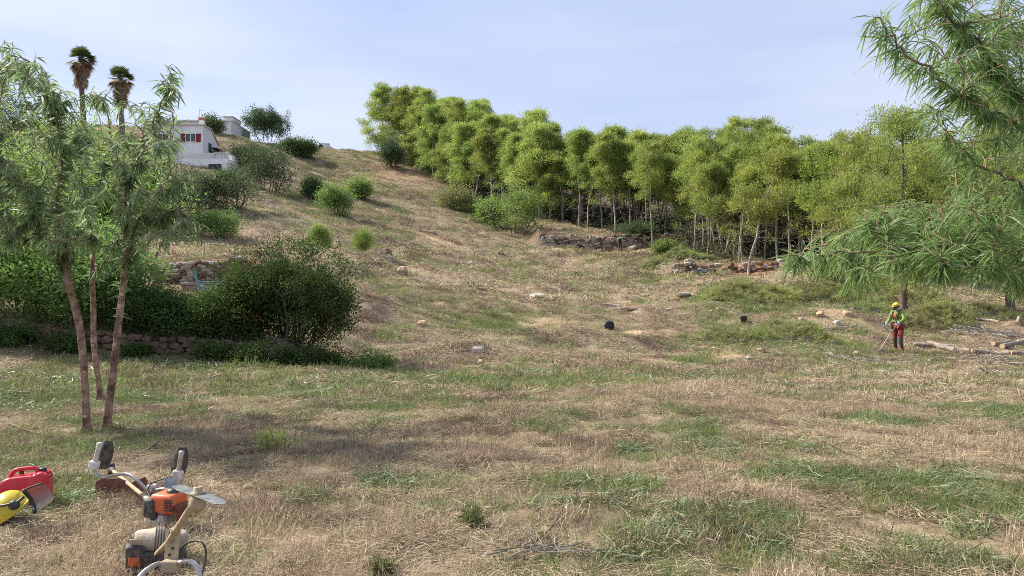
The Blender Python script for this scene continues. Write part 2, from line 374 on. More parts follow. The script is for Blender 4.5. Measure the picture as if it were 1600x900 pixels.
# ------------------------------------------------------------------ ground
PATCH = []   # (x, y, rx, ry, kind, strength)
def patch(px, py, rxpx, ry, kind, s=1.0):
    p = hit(px, py); PATCH.append((p[0], p[1], rxpx / F * p[1], ry, kind, s))
for a in [(250, 590, 260, 1.4, 'g', .5), (640, 600, 330, 1.6, 'g', .38), (800, 595, 70, .6, 'g', .5), (110, 620, 150, 1.2, 'g', .5), (1000, 615, 250, 1.5, 'g', .15),
          (430, 720, 60, .5, 'g', .6), (560, 795, 40, .2, 'g', .8), (1250, 840, 300, .9, 'g', .45), (1330, 760, 130, .5, 'g', .5), (1500, 780, 180, .7, 'g', .45),
          (1560, 650, 90, 1.2, 'g', .5), (1200, 470, 110, 5, 'g', .7), (1230, 535, 140, 2.5, 'g', .6), (1000, 430, 120, 5, 'g', .35), (1150, 400, 160, 5, 'g', .5),
          (900, 455, 120, 5, 'g', .22), (700, 470, 200, 5, 'g', .2), (580, 330, 90, 8, 'g', .15), (640, 640, 80, .6, 'g', .4), (1100, 880, 150, .35, 'g', .4), (120, 690, 120, .5, 'g', .3),
          (250, 700, 120, .4, 'g', .2), (1440, 660, 50, .4, 'g', .3), (720, 335, 60, 4, 'g', .2), (500, 255, 60, 10, 'g', .3),
          (700, 830, 330, 1.2, 'd', .8), (180, 860, 200, .8, 'd', .7), (1180, 620, 220, 1.4, 'd', .7), (1420, 690, 200, 1.2, 'd', .6), (1000, 760, 250, 1.0, 'd', .5),
          (640, 280, 60, 9, 'd', .4), (700, 690, 300, 1.0, 'b', .75), (420, 690, 160, .8, 'd', .9), (700, 700, 260, 1.0, 'd', .9), (560, 745, 300, .8, 'd', .6), (300, 640, 160, .5, 'd', .5), (1180, 655, 130, .8, 'b', .7), (530, 640, 60, .5, 'b', .6), (880, 690, 90, .5, 'b', .35), (900, 540, 120, 1.5, 'b', .6), (640, 560, 110, 1.5, 'b', .6),
          (980, 402, 60, 3, 'b', .7), (870, 380, 90, 3, 'b', .6), (1130, 415, 110, 3, 'b', .5), (640, 300, 40, 8, 'b', .35), (1430, 425, 130, 5, 'b', .7), (1000, 870, 90, .25, 'b', .6), (650, 390, 120, 4, 'b', .3),
          (1000, 525, 55, 1.2, 'o', .9), (870, 508, 55, 1.2, 'o', .6), (690, 376, 38, 3.0, 'o', .8), (630, 275, 30, 6, 'o', .4), (1430, 735, 20, .12, 'o', .8), (800, 468, 40, 1.6, 'o', .4),
          (960, 480, 40, 1.8, 'o', .5), (1130, 555, 60, .9, 'o', .6), (1300, 500, 70, 1.3, 'o', .6), (1200, 412, 70, 2.5, 'r', 1.0), (1080, 380, 90, 2.5, 'r', .6), (1150, 560, 50, .8, 'r', .4), (620, 262, 40, 8, 'r', .4), (450, 560, 130, 1.2, 'b', .6)]:
    patch(*a)
def zones(x, y):
    z = {k: np.zeros(len(x)) for k in 'gdbor'}
    jx = (fbm(x / 1.1, y / 1.1, 41, 3) - .5) * 1.6; jy = (fbm(x / 1.1, y / 1.1, 47, 3) - .5) * 1.6
    for mx, my, rx, ry, k, s in PATCH:
        q = ((x + jx * min(rx, 1.5) - mx) / rx) ** 2 + ((y + jy * min(ry, 1.5) - my) / ry) ** 2
        z[k] = np.maximum(z[k], s * np.exp(-q * q * .6))
    d = np.sqrt(x * x + y * y); far = sstep((d - 15) / 40)
    sc = 1.0 + 1.5 * far
    z['g'] = np.clip(z['g'] - .75 * z['d'] + (fbm(x / 1.7 / sc, y / 1.3 / sc, 21, 4) - .5) * 1.5 + .21 + .0 * far + (fbm(x / .9, y / .8, 25, 3) - .5) * 1.5 * far + (fbm(x / .55, y / .45, 23, 3) - .5) * 2.0 * (1 - far), 0, 1)
    z['b'] = np.clip(z['b'] + (fbm(x / 1.3 / sc, y / 1.0 / sc, 31, 4) - .54) * 2.6 + (fbm(x / .5, y / .4, 33, 3) - .55) * 1.6, 0, 1)
    bare = np.clip((fbm(x / 3.0, y / 3.0, 61, 4) - .64) * 4, 0, 1) * far
    z['o'] = np.clip(z['o'] + bare, 0, 1)
    return z

def make_ground():
    def warp(a, b, n, k):
        t = np.linspace(-1, 1, n); s = np.sinh(k * t) / math.sinh(k); return np.where(s < 0, -s * a, s * b)
    xs = warp(-520, 520, 420, 4.6); ys0 = np.linspace(0, 1, 560); ys = 4.0 + np.sinh(5.0 * (ys0 - .10)) / math.sinh(4.5) * 696
    X, Y = np.meshgrid(xs, ys); x = X.ravel(); y = Y.ravel()
    z = H(x, y); nx, ny = len(xs), len(ys)
    i = np.arange(nx - 1)[None] + (np.arange(ny - 1) * nx)[:, None]
    q = np.stack((i, i + 1, i + 1 + nx, i + nx), -1).reshape(-1, 4)
    mb = MB(); mb.add(np.stack((x, y, z), -1), quads=q)
    m, n, l, b = mat('mown_ground')
    def attr(nm):
        a = n.new('ShaderNodeAttribute'); a.attribute_name = nm; return a.outputs['Fac']
    tc = n.new('ShaderNodeTexCoord')
    def noise(s, det=6.0, r=.6):
        no = nd(n, 'ShaderNodeTexNoise', Scale=s, Detail=det, Roughness=r); l.new(tc.outputs['Object'], no.inputs['Vector']); return no.outputs[0]
    def ramp(f, a, b_, p0=.35, p1=.65):
        r = n.new('ShaderNodeValToRGB'); r.color_ramp.elements[0].color = c4(a); r.color_ramp.elements[1].color = c4(b_)
        r.color_ramp.elements[0].position = p0; r.color_ramp.elements[1].position = p1; l.new(f, r.inputs[0]); return r.outputs[0]
    def mix(f, a, b_):
        x_ = n.new('ShaderNodeMix'); x_.data_type = 'RGBA'; l.new(f, x_.inputs[0]); l.new(a, x_.inputs[6]); l.new(b_, x_.inputs[7]); return x_.outputs[2]
    c = ramp(noise(9), (.20, .145, .09), (.40, .31, .21))
    c = mix(attr('g'), c, ramp(noise(7), (.09, .10, .04), (.24, .23, .11)))
    c = mix(attr('b'), c, ramp(noise(11), (.09, .06, .045), (.24, .17, .125)))
    c = mix(attr('o'), c, ramp(noise(6), (.38, .25, .13), (.58, .45, .30)))
    c = mix(attr('r'), c, ramp(noise(5), (.20, .09, .05), (.40, .23, .15)))
    l.new(c, b.inputs['Base Color']); b.inputs['Roughness'].default_value = .95; b.inputs['Specular IOR Level'].default_value = .1
    bp = nd(n, 'ShaderNodeBump', Strength=.8, Distance=.04); l.new(noise(22, 8.0, .7), bp.inputs['Height']); l.new(bp.outputs[0], b.inputs['Normal'])
    o = mb.build('ground', m, smooth=True); tag(o, 'freshly mown sloping ground of dry grass and soil', 'ground', kind='structure')
    zs = zones(x, y)
    for k in 'gbor':
        a = o.data.attributes.new(k, 'FLOAT', 'POINT'); a.data.foreach_set('value', np.clip(zs[k] * 1.2, 0, 1).astype(np.float32))
make_ground()

# ------------------------------------------------------------------ mown grass: tuft meshes scattered over the ground
def tuft(kind, lod, seed):
    r = rngs(seed); mb = MB(); R = (.16, .36, .85)[lod]; wd = (.0032, .0080, .026)[lod]; n = (120, 110, 90)[lod]
    ls = (1.0, 1.5, 2.4)[lod]
    a = r.uniform(0, 2 * math.pi, n); rad = R * np.sqrt(r.uniform(0, 1, n)); pos = np.stack((rad * np.cos(a), rad * np.sin(a), np.full(n, -.01)), -1)
    h = r.uniform(0, 2 * math.pi, n)
    if kind == 'straw':     el = np.abs(r.normal(.06, .22, n)); L = r.uniform(.03, .15, n) * r.uniform(.6, 1.5, n) * ls; pos[:, 2] += r.uniform(0, .045, n) * ls ** .5; h = r.normal(0, .75, n) + math.pi * r.integers(0, 2, n)
    elif kind == 'stand':   el = np.clip(r.normal(1.05, .3, n), .2, 1.5); L = r.uniform(.05, .15, n) * ls ** .7
    elif kind == 'stubble': el = np.clip(r.normal(.7, .45, n), .05, 1.5); L = r.uniform(.04, .15, n) * ls ** .8
    elif kind == 'grass':   el = np.clip(r.normal(.75, .4, n), .1, 1.45); L = r.uniform(.06, .17, n) * ls ** .7
    else:                   el = np.abs(r.normal(.12, .25, n)); L = r.uniform(.05, .13, n) * ls ** .7; pos[:, 2] += r.uniform(0, .06, n) * ls ** .5; wd *= 2.2
    if kind == 'leaf': pos, el, L, h = pos[::2], el[::2], L[::2], h[::2]
    n = len(pos); d = np.stack((np.cos(h) * np.cos(el), np.sin(h) * np.cos(el), np.sin(el)), -1)
    w_ = wd * r.uniform(.7, 1.5, n); s = norm(np.cross(d, r.normal(size=(n, 3)) * .5 + EZ))
    bend = r.uniform(.0, .25, n) * np.where(el > .4, 1, .25)
    mid = pos + d * (L * .55)[:, None]; tip = pos + d * L[:, None]; tip[:, 2] -= bend * L
    V = np.stack((pos - s * w_[:, None] / 2, pos + s * w_[:, None] / 2, mid - s * w_[:, None] * .42, mid + s * w_[:, None] * .42, tip), 1)
    off = (np.arange(n) * 5)[:, None, None]
    mb.add(V, tris=(np.array([[2, 3, 4]])[None] + off).reshape(-1, 3), quads=(np.array([[0, 1, 3, 2]])[None] + off).reshape(-1, 4))
    return mb
KEEP_OUT = []    # (x, y, r) circles without tufts
def scatter(name, kind, material, label, cat, weight, dens, seed):
    """dens: tufts per square metre at each of the three distances; weight(zones, x, y, rnd) -> chance to keep"""
    col = bpy.data.collections.new(name + '_tufts')
    for lod in range(3):
        for v in range(4):
            ob = bpy.data.objects.new('%s_%d%d' % (name, lod, v), tuft(kind, lod, seed * 100 + lod * 10 + v).mesh(name + '_tuft', material)); col.objects.link(ob)
    r = rngs(seed); P = []; I = []; S = []
    for lod, (y0, y1) in enumerate(((1.5, 13.5), (12.0, 40), (37, 150))):
        hw = .86; m_ = 4.0
        area = hw * (y1 ** 2 - y0 ** 2) + 2 * m_ * (y1 - y0)
        n = int(area * dens[lod]); y = np.sqrt(r.uniform(y0 ** 2, y1 ** 2, n)); x = r.uniform(-1, 1, n) * (hw * y + m_)
        zs = zones(x, y); keep = r.uniform(0, 1, n) < weight(zs, x, y)
        for kx, ky, kr in KEEP_OUT: keep &= (x - kx) ** 2 + (y - ky) ** 2 > kr * kr
        x, y = x[keep], y[keep]
        P.append(np.stack((x, y, H(x, y)), -1)); I.append(lod * 4 + r.integers(0, 4, len(x))); S.append(r.uniform(.65, 1.35, len(x)))
    P = np.concatenate(P); I = np.concatenate(I); S = np.concatenate(S); n = len(P); e = .25
    gx = (H(P[:, 0] + e, P[:, 1]) - H(P[:, 0] - e, P[:, 1])) / (2 * e); gy = (H(P[:, 0], P[:, 1] + e) - H(P[:, 0], P[:, 1] - e)) / (2 * e)
    Z = norm(np.stack((-gx, -gy, np.ones(n)), -1)); yaw = r.uniform(0, 2 * math.pi, n)
    X = np.stack((np.cos(yaw), np.sin(yaw), np.zeros(n)), -1); Yv = norm(np.cross(Z, X)); X = np.cross(Yv, Z)
    eul = np.stack((np.arctan2(Yv[:, 2], Z[:, 2]), -np.arcsin(np.clip(X[:, 2], -1, 1)), np.arctan2(X[:, 1], X[:, 0])), -1)
    me = bpy.data.meshes.new(name); me.vertices.add(n); me.vertices.foreach_set('co', P.astype(np.float32).ravel())
    a = me.attributes.new('rot', 'FLOAT_VECTOR', 'POINT'); a.data.foreach_set('vector', eul.astype(np.float32).ravel())
    a = me.attributes.new('scl', 'FLOAT', 'POINT'); a.data.foreach_set('value', S.astype(np.float32))
    a = me.attributes.new('idx', 'INT', 'POINT'); a.data.foreach_set('value', I.astype(np.int32))
    me.materials.append(material)
    o = link(name, me); tag(o, label, cat, kind='stuff')
    ng = bpy.data.node_groups.new(name, 'GeometryNodeTree')
    ng.interface.new_socket('Geometry', in_out='INPUT', socket_type='NodeSocketGeometry'); ng.interface.new_socket('Geometry', in_out='OUTPUT', socket_type='NodeSocketGeometry')
    N, Lk = ng.nodes, ng.links
    gi, go, ip, ci = N.new('NodeGroupInput'), N.new('NodeGroupOutput'), N.new('GeometryNodeInstanceOnPoints'), N.new('GeometryNodeCollectionInfo')
    ci.inputs['Collection'].default_value = col; ci.inputs['Separate Children'].default_value = True; ci.inputs['Reset Children'].default_value = True
    def at(nm, t):
        x_ = N.new('GeometryNodeInputNamedAttribute'); x_.data_type = t; x_.inputs['Name'].default_value = nm
        return [s for s in x_.outputs if s.enabled and s.name == 'Attribute'][0]
    ip.inputs['Pick Instance'].default_value = True
    Lk.new(gi.outputs[0], ip.inputs['Points']); Lk.new(ci.outputs[0], ip.inputs['Instance']); Lk.new(at('idx', 'INT'), ip.inputs['Instance Index'])
    Lk.new(at('rot', 'FLOAT_VECTOR'), ip.inputs['Rotation']); Lk.new(at('scl', 'FLOAT'), ip.inputs['Scale']); Lk.new(ip.outputs[0], go.inputs[0])
    md = o.modifiers.new('scatter', 'NODES'); md.node_group = ng
    return o
def scatter_all():
    cover = lambda z: (1 - .85 * z['o']) * (1 - .75 * z['r'])
    scatter('dry_straw', 'straw', M['straw'], 'cut dry straw lying all over the mown field', 'straw', lambda z, x, y: np.clip(1 - .80 * z['g'] - .55 * z['b'], .10, 1) * cover(z) * np.clip(.55 + (fbm(x / .4, y / .4, 75, 2) - .4) * 3, .15, 1), (46, 10, 1.7), 11)
    scatter('pale_stalks', 'stand', M['straw2'], 'pale standing grass stalks in patches of the mown field', 'dry grass', lambda z, x, y: np.clip(.10 + .9 * z['d'] + (fbm(x / 1.2, y / 1.2, 71, 3) - .5) * 1.6, 0, 1) * (1 - .8 * z['g']) * cover(z), (26, 5, .7), 12)
    scatter('brown_stubble', 'stubble', M['stubble'], 'brown stubble of dead weeds in darker patches', 'stubble', lambda z, x, y: np.clip(.10 + z['b'], 0, 1) * (1 - .8 * z['o']) * (1 - .5 * z['r']), (34, 8, 1.3), 13)
    scatter('green_grass', 'grass', M['grass'], 'short green grass growing through the cut straw', 'grass', lambda z, x, y: np.clip(z['g'] * 1.15, 0, 1) * (1 - .5 * z['b']) * cover(z), (44, 10, 1.7), 14)
    scatter('cut_leaves', 'leaf', M['cutleaf'], 'grey green cut leaves strewn on the mown field', 'leaves', lambda z, x, y: np.clip(z['g'] - .22, 0, 1) * 1.2 * sstep((30 - y) / 10) * cover(z), (30, 3.6, .05), 15)

# ------------------------------------------------------------------ branching plants
class Tree:
    def __init__(s, seed): s.r = rngs(seed); s.P = []; s.par = []; s.rad = []; s.tip = []
    def stem(s, pts, r0, r1, start=-1):
        n0 = len(s.P); m = len(pts)
        for i, p in enumerate(pts):
            s.P.append(np.asarray(p, float)); s.par.append(start if i == 0 else len(s.P) - 2); s.rad.append(r0 + (r1 - r0) * i / max(m - 1, 1))
        return n0, len(s.P) - 1
    def near(s, p): return int(np.argmin(((np.array(s.P) - p) ** 2).sum(1)))
    def grow(s, targets, step=.35, down=.7, sag=.12, jit=.10, tip_r=.006, first=0, minrad=None):
        order = np.argsort([np.min(((np.array(s.P)[first:] - t) ** 2).sum(1)) for t in targets])
        for k in order:
            t = targets[k]; A = np.array(s.P[first:])
            d = np.linalg.norm(A - t, axis=1); c = d + down * np.maximum(0, A[:, 2] - t[2] + .25 * d)
            i = int(np.argmin(c)) + first; p = s.P[i]; L = np.linalg.norm(t - p)
            m = max(2, int(L / step)); mid = (p + t) / 2 + s.r.normal(0, jit, 3) * L; mid[2] += sag * L
            prev = i
            for u in (np.arange(m) + 1) / m:
                q = (1 - u) ** 2 * p + 2 * u * (1 - u) * mid + u * u * t
                s.P.append(q); s.par.append(prev); s.rad.append(tip_r); prev = len(s.P) - 1
            s.tip.append(prev)
    def thicken(s, e=2.3, cap=None):
        par = s.par; n = len(s.P); acc = np.zeros(n); r = np.array(s.rad)
        out = r.copy()
        for i in range(n - 1, -1, -1):
            v = max(acc[i] ** (1 / e), r[i]); 
            if cap is not None: v = max(r[i], min(v, cap))
            out[i] = v
            if par[i] >= 0: acc[par[i]] += v ** e
        s.out = out
        return out
    def wood(s, mb, n=5, rmin=0.0, skip=0, mi=0):
        P = np.array(s.P); par = np.array(s.par); i = np.nonzero(par >= 0)[0]; i = i[i >= skip]; i = i[s.out[i] >= rmin]
        A, B = P[par[i]], P[i]; ra = np.minimum(s.out[par[i]], s.out[i] * 1.5); frusta(mb, A, B + (B - A) * .04, ra, s.out[i], n, mi)
    def tips(s):
        P = np.array(s.P); i = np.array(s.tip); return P[i], norm(P[i] - P[np.array(s.par)[i]])
def ell(r, n, c, rad, lo=.35):
    """points in an ellipsoid shell"""
    v = norm(r.normal(size=(n, 3))); q = r.uniform(lo ** 3, 1, n) ** (1 / 3); return np.asarray(c) + v * q[:, None] * np.asarray(rad)
def outward(r, n, base, spread=.7): return norm(norm(base) + r.normal(0, spread, (n, 3)))
# ------------------------------------------------------------------ pine trees of the wood
def pine_proto(seed, h, crown0, rx, n_t, n_b, blade, wd, lean=.055, dead=14, mat_='pine', r0=.115, wob=.045, csz=1.0):
    """a pine h metres tall: straight grey trunk, bare dead twigs below, tufted needle crown from crown0 (fraction of h) up"""
    r = rngs(seed); T = Tree(seed); m = 16
    zz = np.linspace(0, 1, m); ln = r.normal(0, lean, 2)
    st = np.stack((ln[0] * h * zz ** 1.5 + np.cumsum(r.normal(0, wob, m)), ln[1] * h * zz ** 1.5 + np.cumsum(r.normal(0, wob, m)), zz * h * .96 - .15), -1)
    st[0, :2] = 0
    T.stem(st, r0, .02); asym = r.uniform(.75, 1.2, 2)
    nl = max(9, n_t // 9); tg = []
    zf = np.sort(r.uniform(0, 1, nl)) ; az = np.cumsum(r.uniform(1.6, 3.0, nl)); prof = np.interp(zf, [0, .15, .4, .75, 1], [.55, .9, 1.0, .72, .22])
    for f_, a_, p_ in zip(zf, az, prof):
        zc = h * (crown0 + (1 - crown0) * f_ * .96); q = rx * p_ * r.uniform(.25, .95); sx, sy = np.interp(zc, st[:, 2], st[:, 0]), np.interp(zc, st[:, 2], st[:, 1])
        c = np.array((sx + q * math.cos(a_) * asym[0], sy + q * math.sin(a_) * asym[1], zc)); k = max(4, int(9 * r.uniform(.6, 1.4))); g_ = r.uniform(.65, 1.25) * (.6 + .4 * p_)
        tg.append(ell(r, k, c, (rx * .34 * g_, rx * .34 * g_, rx * .20 * g_), .4))
    low = int(r.integers(3, 8)); zl = r.uniform(crown0 * .62, crown0 + .1, low); al = r.uniform(0, 6.28, low); tg.append(np.stack((np.cos(al) * rx * .7, np.sin(al) * rx * .7, zl * h), -1) + r.normal(0, .3, (low, 3)))
    uu = r.uniform(.80, 1.0, 12); tg.append(np.stack([np.interp(uu, zz, st[:, k_]) for k_ in range(3)], -1) + r.normal(0, 1, (12, 3)) * np.array([1, 1, .2]) * (.15 + (1 - uu) * 3.0)[:, None]); tg = np.concatenate(tg); tg = tg[tg[:, 2] > crown0 * h * .55]
    T.grow(tg, step=.5, down=.55, sag=.10, jit=.06, tip_r=.010, first=5)
    T.thicken(2.4, cap=r0 * .5)
    tp, td = T.tips()
    if dead:
        D = Tree(seed + 5)
        for i in range(m): D.P.append(st[i]); D.par.append(i - 1); D.rad.append(.001)
        zl = r.uniform(.12, crown0 + .18, dead); a = r.uniform(0, 6.28, dead); ra = r.uniform(.4, 1.5, dead)
        sx = np.interp(zl, zz, st[:, 0]); sy = np.interp(zl, zz, st[:, 1])
        D.grow(np.stack((sx + ra * np.cos(a), sy + ra * np.sin(a), zl * h + r.uniform(-.3, .5, dead)), -1), step=.4, down=.0, sag=.05, jit=.12, tip_r=.009, first=0)
        D.thicken(2.5, cap=.022)
    wood = MB(); T.wood(wood, 6)
    if dead: D.wood(wood, 4, skip=m)
    fo = MB()
    # tufted needles round every twig end and along the twig
    nb = n_b
    base = np.repeat(tp, nb, 0); dr = np.repeat(td, nb, 0); n = len(base)
    off = r.normal(0, 1, (n, 3)) * np.array([.27, .27, .19]) * csz * (.7 + .5 * r.uniform(0, 1, (n, 1)))
    dirs = norm(dr * .5 + norm(off) * .8 + np.array([0, 0, .55]) + r.normal(0, .35, (n, 3)))
    blades(fo, base + off, dirs, r.uniform(.6, 1.3, n) * blade, wd * r.uniform(.7, 1.3, n), r)
    return wood, fo, mat_
PINES = []
def pine_thing(i, spec, label, group):
    wood, fo, mt = pine_proto(**spec)
    t = thing('pine_tree', label, 'pine tree', group=group)
    wood.build('trunk', M['bark_pine'], t, True); fo.build('crown', M[mt], t)
    return t
G_P = 'pines of the wood beside the cleared slope'
PL = ['slender pine with a tall bare grey trunk and high crown in the wood', 'bushy pine with a low broad crown at the edge of the wood', 'narrow young pine with a small light crown among the wood',
      'tall pine with an open, gappy crown in the wood', 'pine with a rounded full crown and mid length trunk in the wood', 'leaning pine with bare forked stem at the wood edge']
specs = [dict(seed=1, h=11.0, crown0=.52, rx=2.06, n_t=250, n_b=66, blade=.25, wd=0.061, dead=40),
         dict(seed=2, h=10.0, crown0=.14, rx=3.10, n_t=440, n_b=66, blade=.25, wd=0.064, dead=10),
         dict(seed=3, h=9.0, crown0=.50, rx=1.55, n_t=170, n_b=64, blade=.24, wd=0.059, dead=34, r0=.075),
         dict(seed=4, h=12.4, crown0=.50, rx=2.15, n_t=210, n_b=64, blade=.24, wd=0.059, dead=44, lean=.06),
         dict(seed=5, h=10.6, crown0=.40, rx=2.32, n_t=320, n_b=66, blade=.25, wd=0.061, dead=34),
         dict(seed=6, h=9.4, crown0=.46, rx=1.81, n_t=180, n_b=64, blade=.24, wd=0.059, dead=34, lean=.13, wob=.08),
         dict(seed=17, h=11.6, crown0=.56, rx=1.72, n_t=180, n_b=64, blade=.24, wd=0.059, dead=44, lean=.07, wob=.06),
         dict(seed=28, h=10.2, crown0=.30, rx=2.15, n_t=290, n_b=66, blade=.25, wd=0.061, dead=30, wob=.06)]
PL += ['high crowned pine with a crooked bare pale trunk in the wood', 'ragged pine with sparse sprays low on its trunk in the wood']
first_use = {}
def place_pine(v, x, y, s=1.0, rz=None, r=None, label=None, sink=.05):
    rz = r.uniform(0, 6.28) if rz is None else rz
    loc = (x, y, hz(x, y) - sink)
    if v not in first_use:
        t = pine_thing(v, specs[v], PL[v], G_P); first_use[v] = t; t.location = loc; t.rotation_euler = (0, 0, rz); t.scale = (s,) * 3
        if label: t['label'] = label
        return t
    t = copy_tree(first_use[v], loc, rz, s, label or PL[v], G_P); return t
EDGE = []
def wood_edge():
    r = rngs(99)
    # front row, read off the photograph: (column, distance, variant, scale)
    front = [(597, 131, 1, 1.10), (628, 128, 1, 1.12), (655, 124, 1, 1.0), (640, 134, 4, 1.15), (676, 119, 1, .95), (700, 114, 1, .92), (722, 110, 1, .85), (690, 124, 4, 1.0), (745, 106, 5, .95), (735, 114, 4, 1.0),
             (770, 103, 4, .95), (795, 98, 4, .92), (842, 94, 1, 1.02), (838, 101, 4, 1.12), (858, 93, 4, .9), (880, 91, 2, 1.0), (905, 89, 0, .9), (918, 87, 2, 1.0), (893, 95, 4, .92), (940, 88, 0, .88), (962, 84, 4, .86),
             (985, 84, 0, .86), (1018, 77.2, 3, .86), (1000, 88, 4, .9), (1040, 82, 0, .9), (1062, 80, 2, 1.05), (1085, 75, 0, .82), (1078, 84, 4, .85), (1108, 72, 3, .78), (1127, 66, 5, .85), (1120, 84, 3, .95), (1150, 80, 3, .92), (1135, 90, 0, 1.0), (1172, 78, 3, .92), (1100, 92, 4, 1.0), (1188, 76, 4, .92), (1140, 68, 0, .74),
             (1155, 62, 2, .82), (1170, 55.2, 5, .82), (1180, 66, 3, .82), (1196, 64, 0, .80), (1215, 62, 3, .84), (1232, 60, 0, .78), (1205, 70, 4, .80), (1250, 60, 2, .9), (1268, 58, 0, .78),
             (1288, 56, 5, .82), (1310, 55, 0, .78), (1340, 55, 4, .8), (1375, 56, 0, .85), (1440, 55, 4, .9), (1500, 56, 0, .9), (1560, 54, 4, .9), (1620, 54, 0, .9), (1700, 54, 4, .9), (1800, 54, 3, .9)]
    for px, d, v, s in front:
        v = {0: int(r.choice([0, 0, 6])), 4: int(r.choice([4, 4, 7])), 3: int(r.choice([3, 6]))}.get(v, v); p = ground_at(px, d); place_pine(v, p[0], p[1], s * 1.08 * r.uniform(.90, 1.12), r=r)
    for k in range(34):
        i = int(r.integers(14, len(front) - 6)); f0, f1 = front[i], front[i + 1]; u = r.uniform(); d = f0[1] * (1 - u) + f1[1] * u + r.uniform(.5, 3.5); p = ground_at(f0[0] * (1 - u) + f1[0] * u + r.uniform(-8, 8), d); place_pine(int(r.choice([2, 6, 5])), p[0], p[1], r.uniform(.72, .98), r=r, label='slim young pine squeezed between taller pines along the wood edge')
    # deeper rows behind the edge
    ex = np.array([(f[0] - CX) / F * f[1] for f in front]); ey = np.array([f[1] for f in front])
    o = np.argsort(ex); ex, ey = ex[o], ey[o]
    n = 0; pts = []; EDGE[:] = [ex, ey]
    for k in range(4000):
        d = r.uniform(58, 150); px = r.uniform(620, 1720); x = (px - CX) / F * d
        if x > 62 or d < 58: continue
        e = np.interp(x, ex, ey)
        dep = d - e
        if dep < 1.2 or dep > 26: continue
        if any((x - a) ** 2 + (d - b) ** 2 < 1.75 ** 2 for a, b in pts): continue
        pts.append((x, d)); 
        if len(pts) >= 195: break
    for x, y in pts:
        v = int(r.choice([0, 6, 2, 3, 4, 7])); place_pine(v, x, y, r.uniform(.88, 1.12) * (1.02 if y > 85 else .92), r=r, label='pine standing deep in the shade of the wood')
wood_edge()

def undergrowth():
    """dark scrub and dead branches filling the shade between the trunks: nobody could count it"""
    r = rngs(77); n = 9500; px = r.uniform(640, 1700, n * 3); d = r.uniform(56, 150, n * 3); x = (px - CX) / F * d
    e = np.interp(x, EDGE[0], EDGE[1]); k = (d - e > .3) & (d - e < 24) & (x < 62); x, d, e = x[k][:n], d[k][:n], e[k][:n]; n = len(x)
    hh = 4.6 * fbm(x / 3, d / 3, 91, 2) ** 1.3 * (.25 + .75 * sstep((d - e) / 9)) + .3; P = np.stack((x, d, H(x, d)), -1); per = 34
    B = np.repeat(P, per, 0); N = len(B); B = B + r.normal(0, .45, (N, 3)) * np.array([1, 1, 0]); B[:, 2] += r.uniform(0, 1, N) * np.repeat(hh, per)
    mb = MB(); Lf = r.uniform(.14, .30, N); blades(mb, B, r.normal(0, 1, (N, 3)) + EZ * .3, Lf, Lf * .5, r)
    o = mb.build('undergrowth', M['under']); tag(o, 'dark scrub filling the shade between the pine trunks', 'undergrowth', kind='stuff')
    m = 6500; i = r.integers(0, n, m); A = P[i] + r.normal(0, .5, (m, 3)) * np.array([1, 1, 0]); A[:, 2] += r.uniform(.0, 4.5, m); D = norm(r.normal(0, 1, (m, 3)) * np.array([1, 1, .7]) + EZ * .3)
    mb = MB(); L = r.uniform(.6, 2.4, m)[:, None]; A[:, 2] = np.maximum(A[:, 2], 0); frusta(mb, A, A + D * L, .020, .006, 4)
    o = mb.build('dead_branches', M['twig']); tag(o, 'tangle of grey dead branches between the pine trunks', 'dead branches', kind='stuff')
undergrowth()
def big_pine(px, d, seed, h, crown0, rx, base_w, label, lean, n_t=210, nb=130):
    p = ground_at(px, d)
    wood, fo, mt = pine_proto(seed, h, crown0, rx, n_t, nb, .18, .042, lean=lean, dead=30, csz=.85, mat_='pine_y', r0=base_w, wob=.03)
    t = thing('pine_tree', label, 'pine tree', (p[0], p[1], p[2] - .1))
    wood.build('trunk', M['bark_dark'], t, True); fo.build('crown', M[mt], t)
big_pine(1412, 40, 71, 10.8, .16, 3.9, .20, 'big yellow green pine with dark trunk behind the worker', .02, 480, 70)
big_pine(1580, 38.5, 72, 12.5, .22, 4.2, .22, 'big pine with thick dark leaning trunk behind the log pile', .05, 420, 70)
big_pine(1345, 50, 73, 9.2, .24, 3.0, .13, 'broad yellow green pine at the wood edge behind the narrow leaved tree', .03, 300, 70)

